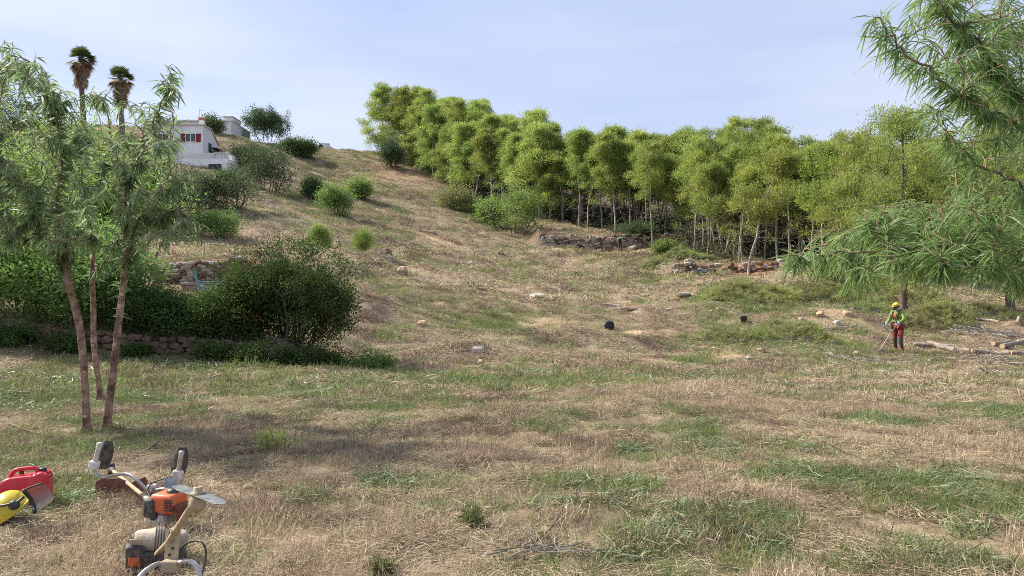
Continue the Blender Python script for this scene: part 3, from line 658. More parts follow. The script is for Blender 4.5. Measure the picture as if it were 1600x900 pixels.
# ------------------------------------------------------------------ shrubs
def shrub(px, py, d, wpx, hpx, mt, label, seed, name='shrub', cat='shrub', leaf=.05, lw=.45, n_t=120, per=70, stems=7, depth=None, cluster=.16, group=None, low=.0, lobes=7, base=None, wood_mat='twig', fol_n='foliage', flat=.0, rust=0, hang=.0):
    """a rounded many-stemmed shrub; wpx, hpx = width and height in photo pixels at distance d"""
    r = rngs(seed)
    if base is None:
        p = hit(px, py) if d is None else ground_at(px, d); d = float(p[1])
    else: p = np.array(base)
    w = wpx / F * d; h = hpx / F * d; dep = depth or w * .8
    t = thing(name, label, cat, (p[0], p[1], p[2] - .05), group=group)
    T = Tree(seed)
    for i in range(stems):
        a = r.uniform(0, 6.28); q = r.uniform(.05, .28)
        b = np.array((math.cos(a) * w * q * .8, math.sin(a) * dep * q * .8, -.05)); top = np.array((math.cos(a) * w * q * 1.5, math.sin(a) * dep * q * 1.5, h * r.uniform(.35, .6)))
        T.stem([b, (b + top) / 2 + r.normal(0, .05 * w, 3) * np.array([1, 1, 0]), top], max(.010, h * .010), max(.007, h * .007))
    cs = ell(r, lobes, (0, 0, h * (.54 + low / 2)), (w * .30, dep * .30, h * (.26 - low / 4)), .4); tg = []
    for c in cs:
        k = max(3, n_t // lobes); f = r.uniform(.75, 1.25); tg.append(ell(r, k, c, (w * .23 * f, dep * .23 * f, h * .24 * f), .45))
    tg.append(ell(r, n_t // 3, (0, 0, h * (.5 + low / 2)), (w * .47, dep * .47, h * (.44 - low / 2)), .6))
    sh = norm(r.normal(size=(n_t // 8, 3)) + EZ * .6); tg.append(np.array((0, 0, h * .5)) + sh * np.array((w * .50, dep * .50, h * .52)) * r.uniform(.95, 1.18, (len(sh), 1)))
    tg = np.concatenate(tg); tg[:, 2] = np.clip(tg[:, 2], h * low + .04, None) if low >= 0 else tg[:, 2]
    T.grow(tg, step=max(.15, h * .1), down=.5, sag=.10, jit=.08, tip_r=max(.004, .0022 * d / 10))
    T.thicken(2.3, cap=h * .010)
    wm = MB(); T.wood(wm, 4); wm.build('stems', M[wood_mat], t)
    tp, td = T.tips(); n = len(tp) * per
    B = np.repeat(tp, per, 0); D = np.repeat(td, per, 0); off = r.normal(0, cluster, (n, 3)) * np.array([1, 1, .8])
    fo = MB(); dirs = norm(D * .6 + norm(off) * .7 + np.array([0, 0, .25]) + r.normal(0, .5, (n, 3)))
    Lf = leaf * r.uniform(.65, 1.3, n)
    sel = (r.uniform(0, 1, len(tp)) < rust).repeat(per)
    pos = B + off; pos[:, 2] = np.maximum(pos[:, 2], hang)
    leaves(fo, pos[~sel], dirs[~sel], r.normal(size=(n, 3))[~sel] + EZ, Lf[~sel], Lf[~sel] * lw, .15, 0)
    leaves(fo, pos[sel], dirs[sel], r.normal(size=(n, 3))[sel] + EZ, Lf[sel], Lf[sel] * lw, .15, 1)
    fo.build(fol_n, [M[mt], M['rust']], t)
    return t
# near shrubs and hedge above the low wall
shrub(455, 575, 18.6, 225, 158, 'lentisk', 'large dark green rounded shrub casting shade at the end of the hedge', 201, leaf=.062, n_t=380, per=95, stems=18, cluster=.12, depth=2.9, lobes=13, low=-.06, rust=.012)
for k, (px, d, w, h, sd) in enumerate([(368, 18.5, 105, 92, 210), (300, 18.4, 128, 60, 211), (225, 18.45, 120, 62, 212)]):
    shrub(px, 570, d, w, h, 'lentisk', ['dark hedge shrub touching the large rounded shrub', 'dark hedge shrub over the middle of the low stone wall', 'dark hedge shrub beside the fresh green shrub'][k], sd, name='hedge_shrub', leaf=.062, n_t=230, per=80, stems=14, cluster=.13, depth=2.3, low=-.12, hang=-.30)
for k, (px, d, w, h, sd, lb) in enumerate([(150, 18.5, 180, 155, 220, 'fresh green broad leaved shrub behind the slender reddish trunks'), (40, 18.6, 185, 165, 221, 'fresh green broad leaved shrub at the far end of the low wall'), (-70, 18.8, 180, 180, 222, 'tall fresh green shrub continuing the row above the wall')]):
    shrub(px, 570, d, w, h, 'laurel', lb, sd, leaf=.095, lw=.38, n_t=260, per=62, stems=12, cluster=.15, depth=2.6, low=-.12, hang=-.35)
# taller greenery behind the slender trees
for k, (px, d, w, h, mt, sd, lb) in enumerate([(60, 36, 210, 190, 'laurel', 230, 'tall light green leafy tree behind the slender trees'), (190, 34, 190, 170, 'laurel', 231, 'wide light green bush on the terrace behind the slender trees'),
                                               (-60, 40, 230, 230, 'carob', 232, 'tall grey green bush on the hillside beyond the frame of slender trunks'), (250, 52, 130, 110, 'carob', 233, 'grey green bush on the slope below the white house'),
                                               (130, 55, 170, 160, 'laurel', 234, 'large green bush on the slope below the two palms'), (20, 62, 190, 160, 'carob', 235, 'dark green bush on the upper slope left of the palms')]):
    shrub(px, 400, d, w, h, mt, lb, sd, leaf=.15, lw=.45, n_t=190, per=52, stems=7, cluster=.28, low=.05)
# shrubs on the slope
for k, (px, py, w, h, mt, sd, lb, lf) in enumerate([
        (337, 372, 86, 44, 'laurel', 240, 'low light green shrub on the slope below the blue green shrub', .0022),
        (362, 330, 100, 70, 'carob', 241, 'blue green round shrub below the balustraded terrace', .0022),
        (318, 326, 62, 52, 'carob', 242, 'greyish shrub beside the blue green round shrub under the house', .0020),
        (425, 299, 96, 74, 'carob', 243, 'wide dark green shrub on the slope beside the terrace', .0021),
        (388, 262, 60, 36, 'carob', 244, 'olive green shrub between the house and the wide dark shrub', .0020),
        (474, 247, 40, 27, 'lentisk', 246, 'dark low shrub on the upper slope near the ridge', .0018),
        (455, 243, 34, 22, 'carob', 247, 'small grey green shrub beside the dark low shrub near the ridge', .0018),
        (487, 312, 32, 34, 'carob', 248, 'small grey green shrub standing between the slope shrubs', .0020),
        (527, 336, 58, 50, 'laurel', 249, 'round green shrub alone on the mown slope', .0020),
        (562, 309, 40, 30, 'laurel', 250, 'light green loose shrub just uphill of the round green shrub', .0020),
        (803, 366, 96, 76, 'laurel', 251, 'large round green shrub in front of the pine wood', .0020),
        (768, 350, 46, 40, 'laurel', 260, 'lower green shrub tucked behind the large round shrub at the wood', .0020),
        (712, 327, 66, 34, 'pine_cut', 252, 'low spreading light green bush at the foot of the wood', .0020),
        (745, 336, 40, 20, 'laurel', 253, 'small low green bush beside the large round shrub', .0018),
        (612, 262, 42, 44, 'carob', 254, 'dark shrub under the outermost pine on the ridge', .0018),
        (332, 208, 30, 26, 'carob', 255, 'small round tree before the rear white house', .0018),
        (1310, 445, 90, 44, 'laurel', 256, 'green bush under the pines behind the narrow leaved tree', .0022),
        (1475, 505, 100, 36, 'pine_cut', 257, 'olive green low bush behind the worker', .0022),
        (995, 368, 70, 14, 'carob', 259, 'light scrub growing along the wall top behind the far worker', .0018),
        (1045, 396, 50, 18, 'laurel', 263, 'light green bush at the end of the pale stone wall', .0020)]):
    shrub(px, py, None, w, h, mt, lb, sd, leaf=lf * float(hit(px, py)[1]), lw=.5, n_t=110, per=46, stems=8, cluster=.0042 * float(hit(px, py)[1]), low=.0, lobes=9)
shrub(415, 226, None, 80, 54, 'carob', 'large dark carob tree on the ridge beside the houses', 270, name='carob_tree', cat='tree', leaf=.20, lw=.5, n_t=170, per=80, stems=4, cluster=.34, lobes=6, low=.16, fol_n='crown')
for k, (px, d, w, h, sd) in enumerate([(499, 46, 36, 48, 280), (566, 47, 34, 46, 281)]):
    shrub(px, 0, d, w, h, 'sapling', ['lime green pine sapling above the large dark shrub', 'lime green pine sapling alone by the scattered rocks'][k], sd, name='pine_sapling', cat='sapling', leaf=.13, lw=.10, n_t=70, per=110, stems=3, cluster=.12, low=.0)
for k, (px, d, w, h, sd) in enumerate([(398, 17.0, 80, 46, 290), (575, 17.6, 95, 30, 291), (215, 17.3, 40, 26, 292), (335, 17.25, 60, 36, 293), (505, 17.4, 70, 40, 294), (20, 17.3, 90, 40, 295), (105, 17.35, 70, 34, 296), (455, 17.2, 60, 40, 297)]):
    shrub(px, 0, d, w, h, 'lentisk' if k != 1 else 'laurel', ['low leafy plant in the shade before the large dark shrub', 'low green ground plant in the shade beside the large dark shrub', 'little leafy plant at the foot of the low wall by the trunks', 'little dark plant growing against the low stone wall', 'small plant between the two low shade plants', 'low leafy plant overgrowing the far end of the stone wall', 'low plant hiding the wall between the slender trunks and the far end', 'dark leafy plant at the stems of the large dark shrub'][k], sd,
          name='low_plant', cat='plant', leaf=.06, lw=.42, n_t=60, per=55, stems=8, cluster=.07)
for k, (px, d, w, h, sd) in enumerate([(430, 8.0, 75, 52, 300), (597, 4.5, 22, 16, 301), (738, 5.3, 14, 34, 302)]):
    shrub(px, 0, d, w, h, ['sapling', 'grass', 'grass', 'carob', 'carob', 'cutleaf', 'grass', 'carob'][k], ['feathery pale green weed left standing in the straw', 'tiny bright green seedling at the bottom of the field', 'thin upright green weed stalk in the straw', 'grey green weed clump in the purple grey stubble', 'grey weed clump below the feathery weed', 'straggly pale weed with narrow leaves in dry straw', 'green weed clump among the cut leaves', 'grey green weed clump above the cut leaves'][k], sd,
          name='weed', cat='weed', leaf=.05, lw=.10 if k in (0, 1, 2) else .2, n_t=36, per=26, stems=6, cluster=.03)
# ------------------------------------------------------------------ slender trees on the left and narrow-leaved tree on the right
def inpoly(poly, n, r):
    poly = np.array(poly, float); lo, hi = poly.min(0), poly.max(0); out = []
    while len(out) < n:
        p = r.uniform(lo, hi); c = False; j = len(poly) - 1
        for i in range(len(poly)):
            a, b = poly[i], poly[j]
            if (a[1] > p[1]) != (b[1] > p[1]) and p[0] < (b[0] - a[0]) * (p[1] - a[1]) / (b[1] - a[1]) + a[0]: c = not c
            j = i
        if c: out.append(p)
    return np.array(out)
def shoots(T, r, per, L, wd, droop, hang, along=.55, spread=.55):
    """leaf positions and directions along the last stretch of every twig"""
    P = np.array(T.P); par = np.array(T.par); pos, dr = [], []
    for i in T.tip:
        ch = [i]
        while len(ch) < 14 and par[ch[-1]] >= 0 and np.linalg.norm(P[ch[-1]] - P[i]) < along: ch.append(par[ch[-1]])
        C = P[ch[::-1]]
        if len(C) < 2: continue
        u = np.sort(r.uniform(0, 1, per)) ** .9 * (len(C) - 1); k = np.minimum(u.astype(int), len(C) - 2); f = (u - k)[:, None]
        p = C[k] * (1 - f) + C[k + 1] * f; t = norm(C[k + 1] - C[k])
        side = norm(np.cross(t, r.normal(size=(per, 3))))
        pos.append(p); dr.append(norm(t * .75 + side * spread * 1.3 + np.array([0, 0, -hang]) + r.normal(0, .15, (per, 3))))
    return np.concatenate(pos), np.concatenate(dr)
def leaf_tree(t, T, r, per, L, wd, hang, mt, bark, n_single, trunk_mb, along=.55, droop=.35, spread=.55, skip=0):
    T.thicken(2.35, cap=.016)
    br = MB(); T.wood(br, 5, skip=skip); wpart(br, 'branches', bark, t, True)
    wpart(trunk_mb, 'trunk', bark, t, True)
    pos, dr = shoots(T, r, per, L, wd, droop, hang, along, spread); n = len(pos); ln = L * r.uniform(.6, 1.25, n)
    nr = r.normal(size=(n, 3)) + EZ * .6
    # the leaves that show largest are single parts, the rest one mass
    px = CX + pos[:, 0] / pos[:, 1] * F; py = HY - (pos[:, 2] - EYE) / pos[:, 1] * F
    vis = (px > 5) & (px < 1595) & (py > 5); o = np.argsort(np.where(vis, pos[:, 1] / ln, 1e9)); big = np.zeros(n, bool); big[o[:n_single]] = True
    mb = MB(); leaves(mb, pos[~big], dr[~big], nr[~big], ln[~big], ln[~big] * wd, droop)
    c = wpart(mb, 'crown', mt, t); c['kind'] = 'stuff'
    one = MB(); leaves(one, np.zeros((1, 3)), EX[None], EZ[None] + 0, 1.0, wd, .0); lm = one.mesh('leaf', mt)
    # give the shared leaf a curve
    for v in lm.vertices: v.co.z -= droop * .8 * v.co.x ** 2
    org = np.array(t.location)
    for i in np.nonzero(big)[0]:
        ob = link('leaf', lm, t); d = norm(dr[i]); s = norm(np.cross(nr[i], d)); u = np.cross(d, s)
        ob.matrix_basis = Matrix(((d[0], s[0], u[0], pos[i][0] - org[0]), (d[1], s[1], u[1], pos[i][1] - org[1]), (d[2], s[2], u[2], pos[i][2] - org[2]), (0, 0, 0, 1))) @ Matrix.Scale(ln[i], 4)
def scars(t, spots, path, rad, r):
    """pale pruning cuts on a trunk: (fraction along path, side angle seen from the camera, size)"""
    P = np.asarray(path)
    for f, a, s in spots:
        k = f * (len(P) - 1); i = int(min(k, len(P) - 2)); c = P[i] + (P[i + 1] - P[i]) * (k - i)
        out = norm(np.array((math.sin(a), -math.cos(a), .15))); mb = MB(); lathe(mb, c + out * rad * .72, out, [(0, s * 1.15), (rad * .38, s), (rad * .42, s * .92), (rad * .42, .0005)], 10)
        o = wpart(mb, 'pruning_cut', M['wood'], t)
def left_trees():
    r = rngs(400); D0 = 9.4
    mainp = {  # trunk centre lines read off the photograph
        0: ([(135, 676, D0), (134, 640, D0), (131, 580, D0), (126, 520, D0), (117, 480, D0), (106, 440, D0), (100, 405, D0)], 12.5, 9.0),
        1: ([(166, 668, 9.7), (171, 630, 9.7), (178, 570, 9.7), (185, 510, 9.7), (192, 450, 9.7), (197, 400, 9.7), (196, 340, 9.6), (200, 280, 9.5)], 12.5, 7.0),
        2: ([(157, 622, 11.9), (153, 590, 11.9), (147, 540, 11.9), (146, 480, 11.9), (144, 430, 11.8), (146, 400, 11.7)], 9.0, 7.0)}
    arms = {0: [[(100, 405, D0), (70, 375, 9.3), (45, 320, 9.2), (15, 270, 9.0), (-20, 210, 9.0)], [(100, 405, D0), (98, 360, 9.5), (90, 300, 9.6), (95, 230, 9.7), (80, 160, 9.6)], [(126, 520, D0)][:0]],
            1: [[(200, 280, 9.5), (215, 240, 9.4), (240, 190, 9.4), (262, 140, 9.4)], [(196, 340, 9.6), (180, 270, 9.8), (170, 210, 9.9), (160, 160, 9.9)], [(197, 400, 9.7), (225, 330, 9.4), (255, 300, 9.3), (285, 290, 9.2)]],
            2: [[(146, 400, 11.7), (140, 350, 11.4), (130, 290, 11.0), (125, 220, 10.8)], [(145, 425, 11.75), (165, 408, 11.6), (185, 380, 11.4)]]}
    outline = [(-150, 70), (0, 70), (45, 95), (80, 120), (115, 132), (160, 150), (205, 140), (240, 122), (268, 110), (285, 170), (290, 230), (300, 270), (305, 330), (262, 385), (215, 400), (160, 385), (110, 375), (60, 400), (0, 395), (-150, 380)]
    tp = inpoly(outline, 500, r); dd = r.uniform(8.2, 11.0, 500)
    # feathery tops that stand out against the sky
    ex = np.array([(20, 75), (8, 62), (55, 88), (62, 100), (35, 110), (270, 100), (278, 112), (262, 105), (250, 125), (283, 150), (75, 120), (285, 190), (320, 380), (312, 350), (-40, 60), (-90, 70)])
    tp = np.r_[tp, ex]; dd = np.r_[dd, r.uniform(8.8, 9.8, len(ex))]
    for k in arms:
        for a in arms[k]:
            if len(a) > 1:
                for q in range(7): tp = np.r_[tp, [(a[-1][0] + r.normal(0, 9), a[-1][1] - abs(r.normal(6, 9)))]]; dd = np.r_[dd, a[-1][2] + r.normal(0, .15)]
    tg = np.array([W(a, b, d) for (a, b), d in zip(tp, dd)])
    home = np.where(tp[:, 0] > 170, 1, 0); home[(dd > 10.0) & (tp[:, 0] > 40) & (tp[:, 0] < 240)] = 2
    lab = ['slender tree with reddish brown trunk forking at head height', 'slender tree with grey brown trunk bearing a large pale pruning cut', 'thin trunked slender tree standing behind the two thicker trunks']
    for k in range(3):
        pts, w0, w1 = mainp[k]; path = smooth_path([W(*p) for p in pts], 5); g = hz(path[0][0], path[0][1]); path[0][2] = min(path[0][2], g - .05)
        dm = pts[0][2]; ra = w0 / 2 / F * dm * 1.02; rb = w1 / 2 / F * dm
        tr = MB(); rad = np.linspace(ra, rb, len(path)) * (1 + .06 * np.sin(np.arange(len(path)) * 1.9)); rad[0] *= 1.7; rad[1] *= 1.3; rad[2] *= 1.1; rad *= 1 + r.normal(0, .035, len(rad))
        tube(tr, path, rad, 12)
        t = thing('slender_tree', lab[k], 'tree', (path[0][0], path[0][1], g), group=None)
        T = Tree(410 + k); T.stem(path, ra * .5, rb * .8); nt = len(T.P)
        for a in arms[k]:
            if len(a) < 2: continue
            ap = smooth_path([W(*p) for p in a], 4); ap = ap + np.r_[[[0, 0, 0]], r.normal(0, .02, (len(ap) - 1, 3))]
            T.stem(ap, rb * .55, .007, T.near(ap[0]))
        n0 = len(T.P)
        T.grow(tg[home == k], step=.16, down=.45, sag=.06, jit=.09, tip_r=.0035, first=int(nt * .8))
        # hanging outer twigs
        leaf_tree(t, T, r, 32, .150, .130, .58, M['euca'], M['bark_red'], 100, tr, along=1.0, droop=.38, skip=1)
        scars(t, [[(.13, .2, .020), (.47, -.3, .012), (.56, .9, .012), (.33, .5, .010)], [(.50, .1, .030), (.545, .35, .026), (.36, -.1, .022), (.22, .6, .012), (.7, .3, .012)], [(.40, .1, .022), (.75, .3, .014), (.2, -.5, .014)]][k], path, (ra + rb) / 2, r)
left_trees()

def right_tree():
    r = rngs(500); base = np.array((5.3, 6.6, hz(5.3, 6.6)))
    t = thing('narrow_leaved_tree', 'narrow leaved tree whose long drooping leafy branches hang over the worker', 'tree', tuple(base))
    T = Tree(501)
    trunk = smooth_path([base - [0, 0, .1], base + [-.05, .0, .7], base + [-.15, -.1, 1.5], base + [-.1, -.2, 2.3], base + [-.2, -.3, 3.2], base + [-.35, -.5, 4.4]], 5)
    tr = MB(); tube(tr, trunk, np.linspace(.11, .035, len(trunk)), 12); T.stem(trunk, .05, .02); nt = len(T.P)
    arms = [[(1680, 330, 6.2), (1600, 170, 5.8), (1545, 90, 5.5), (1490, 30, 5.3), (1450, -15, 5.2)], [(1690, 350, 6.2), (1600, 205, 5.4), (1530, 165, 5.1), (1460, 120, 5.0), (1400, 70, 4.9), (1378, 42, 4.9)],
            [(1700, 400, 6.2), (1620, 300, 5.6), (1540, 265, 5.3), (1490, 225, 5.2), (1460, 175, 5.1)], [(1720, 440, 6.3), (1620, 400, 5.8), (1500, 385, 5.5), (1400, 390, 5.3), (1310, 395, 5.2), (1250, 398, 5.2)],
            [(1720, 440, 6.3), (1600, 380, 6.3), (1480, 350, 6.4), (1380, 345, 6.3)], [(1730, 450, 6.3), (1640, 430, 5.3), (1560, 420, 5.0), (1480, 415, 4.9)], [(1690, 350, 6.2), (1620, 250, 6.2), (1570, 215, 6.3)]]
    for a in arms:
        ap = smooth_path([W(*p) for p in a], 5); ap[1:] += r.normal(0, .015, (len(ap) - 1, 3)); i = T.near(ap[0])
        T.stem(ap, .013, .004, i)
    A = [(1660, -60), (1460, -60), (1440, 0), (1395, 30), (1385, 70), (1400, 115), (1450, 150), (1480, 205), (1490, 260), (1480, 300), (1500, 340), (1680, 350)]
    B = [(1680, 285), (1520, 305), (1420, 308), (1350, 322), (1295, 358), (1250, 392), (1300, 415), (1345, 432), (1400, 425), (1440, 415), (1500, 408), (1550, 440), (1680, 465)]
    C = [(1660, -80), (1950, -80), (1950, 470), (1660, 470)]
    tg = []
    for poly, n, d0, d1 in ((A, 270, 4.8, 6.3), (B, 440, 4.9, 6.8), (C, 90, 5.2, 7.6)):
        for p in inpoly(poly, n, r): tg.append(W(p[0], p[1], r.uniform(d0, d1)))
    for p in [(1376, 28, 4.9), (1385, 62, 4.9), (1372, 90, 5.0), (1420, 95, 5.0), (1236, 398, 5.2), (1262, 388, 5.3), (1350, 440, 5.1), (1345, 430, 5.0), (1470, 10, 5.3), (1440, 0, 5.2)]: tg.append(W(*p))
    for a in arms:
        for q in range(6): tg.append(W(a[-1][0] + r.normal(-6, 9), a[-1][1] + r.normal(-4, 9), a[-1][2] + r.normal(0, .1)))
    T.grow(np.array(tg), step=.12, down=.15, sag=.08, jit=.08, tip_r=.0028, first=nt)
    leaf_tree(t, T, r, 29, .152, .060, .46, M['acacia'], M['bark_red'], 300, tr, along=1.0, droop=.40, spread=.5, skip=1)
right_tree()

# ------------------------------------------------------------------ palms
def palm(px, ptop, d, seed, label, s):
    r = rngs(seed); g = ground_at(px, d); top = W(px, ptop, d)[2]; h = top - g[2]
    t = thing('fan_palm', label, 'palm tree', tuple(g), group='palms by the white house')
    mb = MB(); z = np.linspace(-.2, h - .6 * s, 14); tube(mb, np.stack((.12 * np.sin(z * .4), .1 * np.cos(z * .3) - .1, z), -1), np.linspace(.26, .19, 14), 10); mb.build('trunk', M['bark_dark'], t, True)
    c = np.array((.12 * math.sin(z[-1] * .4), 0, h - .7 * s))
    def fans(n, el0, el1, stalk, mt, nm):
        m = MB()
        for k in range(n):
            a = r.uniform(0, 6.28); e = r.uniform(el0, el1); d_ = np.array((math.cos(a) * math.cos(e), math.sin(a) * math.cos(e), math.sin(e)))
            st = stalk * s * r.uniform(.8, 1.15); hub = c + d_ * st + np.array((0, 0, -.12 * st))
            frusta(m, [c], [hub], .02, .012, 4); u, v = frames(d_[None]); q = 15
            ang = np.linspace(-1.25, 1.25, q); side = u[0] if abs(u[0][2]) < abs(v[0][2]) else v[0]
            dirs = norm(d_[None] * np.cos(ang)[:, None] + side[None] * np.sin(ang)[:, None] + np.array([[0, 0, -.12]]))
            nn = np.repeat(np.cross(d_, side)[None], q, 0)
            leaves(m, np.repeat(hub[None], q, 0), dirs, nn, .66 * s * r.uniform(.8, 1.1, q), .075 * s, .10 if mt == 'palm' else .30)
        m.build(nm, M[mt], t)
    fans(30, -.10, 1.45, .50, 'palm', 'crown'); fans(22, -1.0, -.05, .45, 'palm_dry', 'dry_fronds')
    for q_ in range(4): c = c - EZ * .28 * s; fans(9, -1.5, -1.15, .35, 'palm_dry', 'dry_skirt')
palm(130, 78, 68, 601, 'taller fan palm with a brown skirt of dry fronds', 1.2)
palm(190, 108, 66, 602, 'shorter fan palm with brown dry fronds beside the taller palm', 1.15)

# ------------------------------------------------------------------ houses
M['white'] = rough_mat('white_render', (.66, .65, .63), (.80, .79, .77), 1.2, .85, .05)
M['trim'] = rough_mat('tan_trim', (.42, .33, .25), (.55, .44, .34), 3, .8)
M['shutter'] = rough_mat('red_shutter', (.16, .02, .02), (.22, .035, .03), 6, .6)
M['terracotta'] = rough_mat('terracotta', (.45, .14, .08), (.58, .22, .14), 6, .8)
M['dark'] = rough_mat('dark_opening', (.02, .025, .035), (.05, .055, .07), 3, .5)
M['steel'] = rough_mat('galvanised_steel', (.35, .36, .37), (.55, .56, .57), 20, .45, metal=.8)
def gl(name, c, rough=.1):
    m, n, l, b = mat(name); b.inputs['Base Color'].default_value = c4(c); b.inputs['Roughness'].default_value = rough; b.inputs['Specular IOR Level'].default_value = .6
    no = nd(n, 'ShaderNodeTexNoise', Scale=4.0); bp = nd(n, 'ShaderNodeBump', Strength=.05); l.new(no.outputs[0], bp.inputs['Height']); l.new(bp.outputs[0], b.inputs['Normal']); return m
M['glass'] = gl('window_glass', (.05, .06, .07))
def prism_x(mb, x0, x1, prof, mi=0):
    """closed (y, z) profile extruded along x"""
    n = len(prof); V = [(x0, y, z) for y, z in prof] + [(x1, y, z) for y, z in prof]; k = np.arange(n)
    bm = bmesh.new(); vs = [bm.verts.new(v) for v in V]
    for i in range(n): bm.faces.new((vs[i], vs[(i + 1) % n], vs[n + (i + 1) % n], vs[n + i]))
    bm.faces.new(vs[:n][::-1]); bm.faces.new(vs[n:]); bmesh.ops.recalc_face_normals(bm, faces=bm.faces[:]); bmesh.ops.triangulate(bm, faces=bm.faces[:]); bm.verts.index_update()
    T_ = [[v.index for v in f.verts] for f in bm.faces]; bm.free(); mb.add(V, tris=T_, mi=mi)
def house_main():
    d = 88.0; fx = lambda px, dd=d: (px - CX) / F * dd; fz = lambda py, dd=d: EYE + (HY - py) / F * dd
    x1 = fx(317); x0 = x1 - 6.6; zt = fz(196); zb = 13.6
    t = thing('white_house', 'white house with red shutter, chimney and balustraded terrace on the slope', 'house', ((x0 + x1) / 2, d, zb))
    mb = MB(); prism_x(mb, x0, x1, [(88, zb), (92.6, zb), (92.6, fz(228, 92.6)), (90.3, zt), (88, zt)]); wpart(mb, 'wall', M['white'], t)
    mb = MB(); box(mb, x0 - .15, x1 + .12, 87.82, 90.2, zt + .003, zt + .16, bev=.02)
    rf = wpart(mb, 'roof', M['trim'], t)
    mb = MB(); prism_x(mb, x0 - .1, x1 + .14, [(90.21, zt + .16), (92.75, fz(228, 92.6) + .12), (92.75, fz(228, 92.6) + .0), (90.21, zt + .02)]); wpart(mb, 'roof_slope', M['trim'], t)
    cx = fx(315.5, 89); mb = MB(); box(mb, cx - .26, cx + .26, 88.8, 89.3, zt + .163, zt + .80, bev=.01); ch = wpart(mb, 'chimney', M['white'], t)
    mb = MB(); box(mb, cx - .32, cx + .32, 88.74, 89.36, zt + .803, zt + 1.10, bev=.03); wpart(mb, 'chimney_cap', M['terracotta'], ch)
    ax = fx(311.5, 89.5); mb = MB(); tube(mb, [(ax, 89.5, zt + .16), (ax, 89.5, zt + 2.2)], .022, 6); tube(mb, [(ax - .05, 89.5, zt + 2.1), (ax + .42, 89.5, zt + 2.1)], .016, 5)
    for k in range(5): tube(mb, [(ax + .02 + k * .09, 89.3, zt + 2.1), (ax + .02 + k * .09, 89.7, zt + 2.1)], .010, 4)
    wpart(mb, 'antenna', M['steel'], t)
    # windows on the front
    def window(xa, xb, za, zb_, shut):
        mb = MB(); box(mb, xa, xb, 87.93, 88.02, za, zb_); w = wpart(mb, 'window', M['dark'], t)
        mb = MB(); box(mb, xa + .06, xb - .06, 87.915, 87.928, za + .06, zb_ - .06); wpart(mb, 'pane', M['glass'], w)
        mb = MB()
        for a, b, c_, e in ((xa - .05, xa, za - .05, zb_ + .05), (xb, xb + .05, za - .05, zb_ + .05), (xa, xb, zb_, zb_ + .05), (xa, xb, za - .07, za)): box(mb, a, b, 87.88, 87.995, c_, e)
        box(mb, (xa + xb) / 2 - .025, (xa + xb) / 2 + .025, 87.88, 87.914, za, zb_); wpart(mb, 'frame', M['white'], w)
        for s_ in shut:
            sx = xb + .06 if s_ > 0 else xa - .62; mb = MB(); box(mb, sx, sx + .56, 87.90, 87.996, za - .03, zb_ + .03, bev=.01)
            for k in range(9): box(mb, sx + .06, sx + .50, 87.87, 87.898, za + .03 + k * (zb_ - za) / 9.2, za + .09 + k * (zb_ - za) / 9.2)
            wpart(mb, 'shutter', M['shutter'], t)
    zA, zB = fz(221.5), fz(209.5)
    window(fx(291), fx(305.5), zA, zB, (1, -1)); window(x0 + .9, x0 + 2.0, zA, zB, (1, -1)); window(x0 + 1.6, x0 + 2.9, fz(252), fz(236), ())
    # door and vent on the side wall
    mb = MB(); box(mb, x1 - .03, x1 + .03, 89.6, 90.5, fz(238, 90), fz(224, 90)); wpart(mb, 'door', M['dark'], t)
    mb = MB(); box(mb, x1 - .02, x1 + .55, 90.6, 92.3, fz(233, 91), fz(233, 91) + .12, bev=.02); wpart(mb, 'canopy', M['dark'], t)
    # terrace
    tx0, tx1 = x1 - 3.0, fx(361, 85.4); tz = fz(249.5, 85); mb = MB()
    box(mb, tx0, tx1, 84.4, 87.98, zb - .5, tz, bev=.02); tr = wpart(mb, 'terrace', M['white'], t)
    mb = MB(); box(mb, fx(326, 84.4), fx(346, 84.4), 84.34, 84.42, zb + .2, fz(256.5, 84.4)); wpart(mb, 'cellar_opening', M['dark'], tr)
    mb = MB(); box(mb, tx0, fx(334, 84.5), 84.42, 84.60, tz + .003, fz(239.5, 84.5), bev=.02); wpart(mb, 'parapet', M['white'], tr)
    bx0 = fx(334, 84.5) + .003; zr = fz(238.5, 84.5)
    mb = MB(); box(mb, bx0, tx1, 84.42, 84.62, zr - .10, zr, bev=.02); box(mb, bx0, tx1, 84.42, 84.62, tz + .003, tz + .08); box(mb, tx1 - .2, tx1, 84.622, 87.9, zr - .10, zr, bev=.02); box(mb, tx1 - .2, tx1 - .0, 84.40, 84.64, tz + .004, zr + .08, bev=.02)
    wpart(mb, 'balustrade_rail', M['white'], tr)
    hgt = zr - .1 - tz - .08
    mb = MB(); lathe(mb, (0, 0, 0), EZ, [(0, .06), (.06 * hgt / .6, .06), (.2 * hgt, .085), (.35 * hgt, .08), (.6 * hgt, .04), (.85 * hgt, .055), (hgt, .06)], 8); bm_ = mb.mesh('baluster', M['white'], True)
    org = np.array(t.location)
    n = 10
    for k in range(n):
        o = link('baluster', bm_, tr); o.location = tuple(np.array((bx0 + .12 + (tx1 - .35 - bx0) * k / (n - 1), 84.52, tz + .08)) - org)
    for k in range(9):
        o = link('baluster', bm_, tr); o.location = tuple(np.array((tx1 - .1, 84.9 + k * .34, tz + .08)) - org)
house_main()
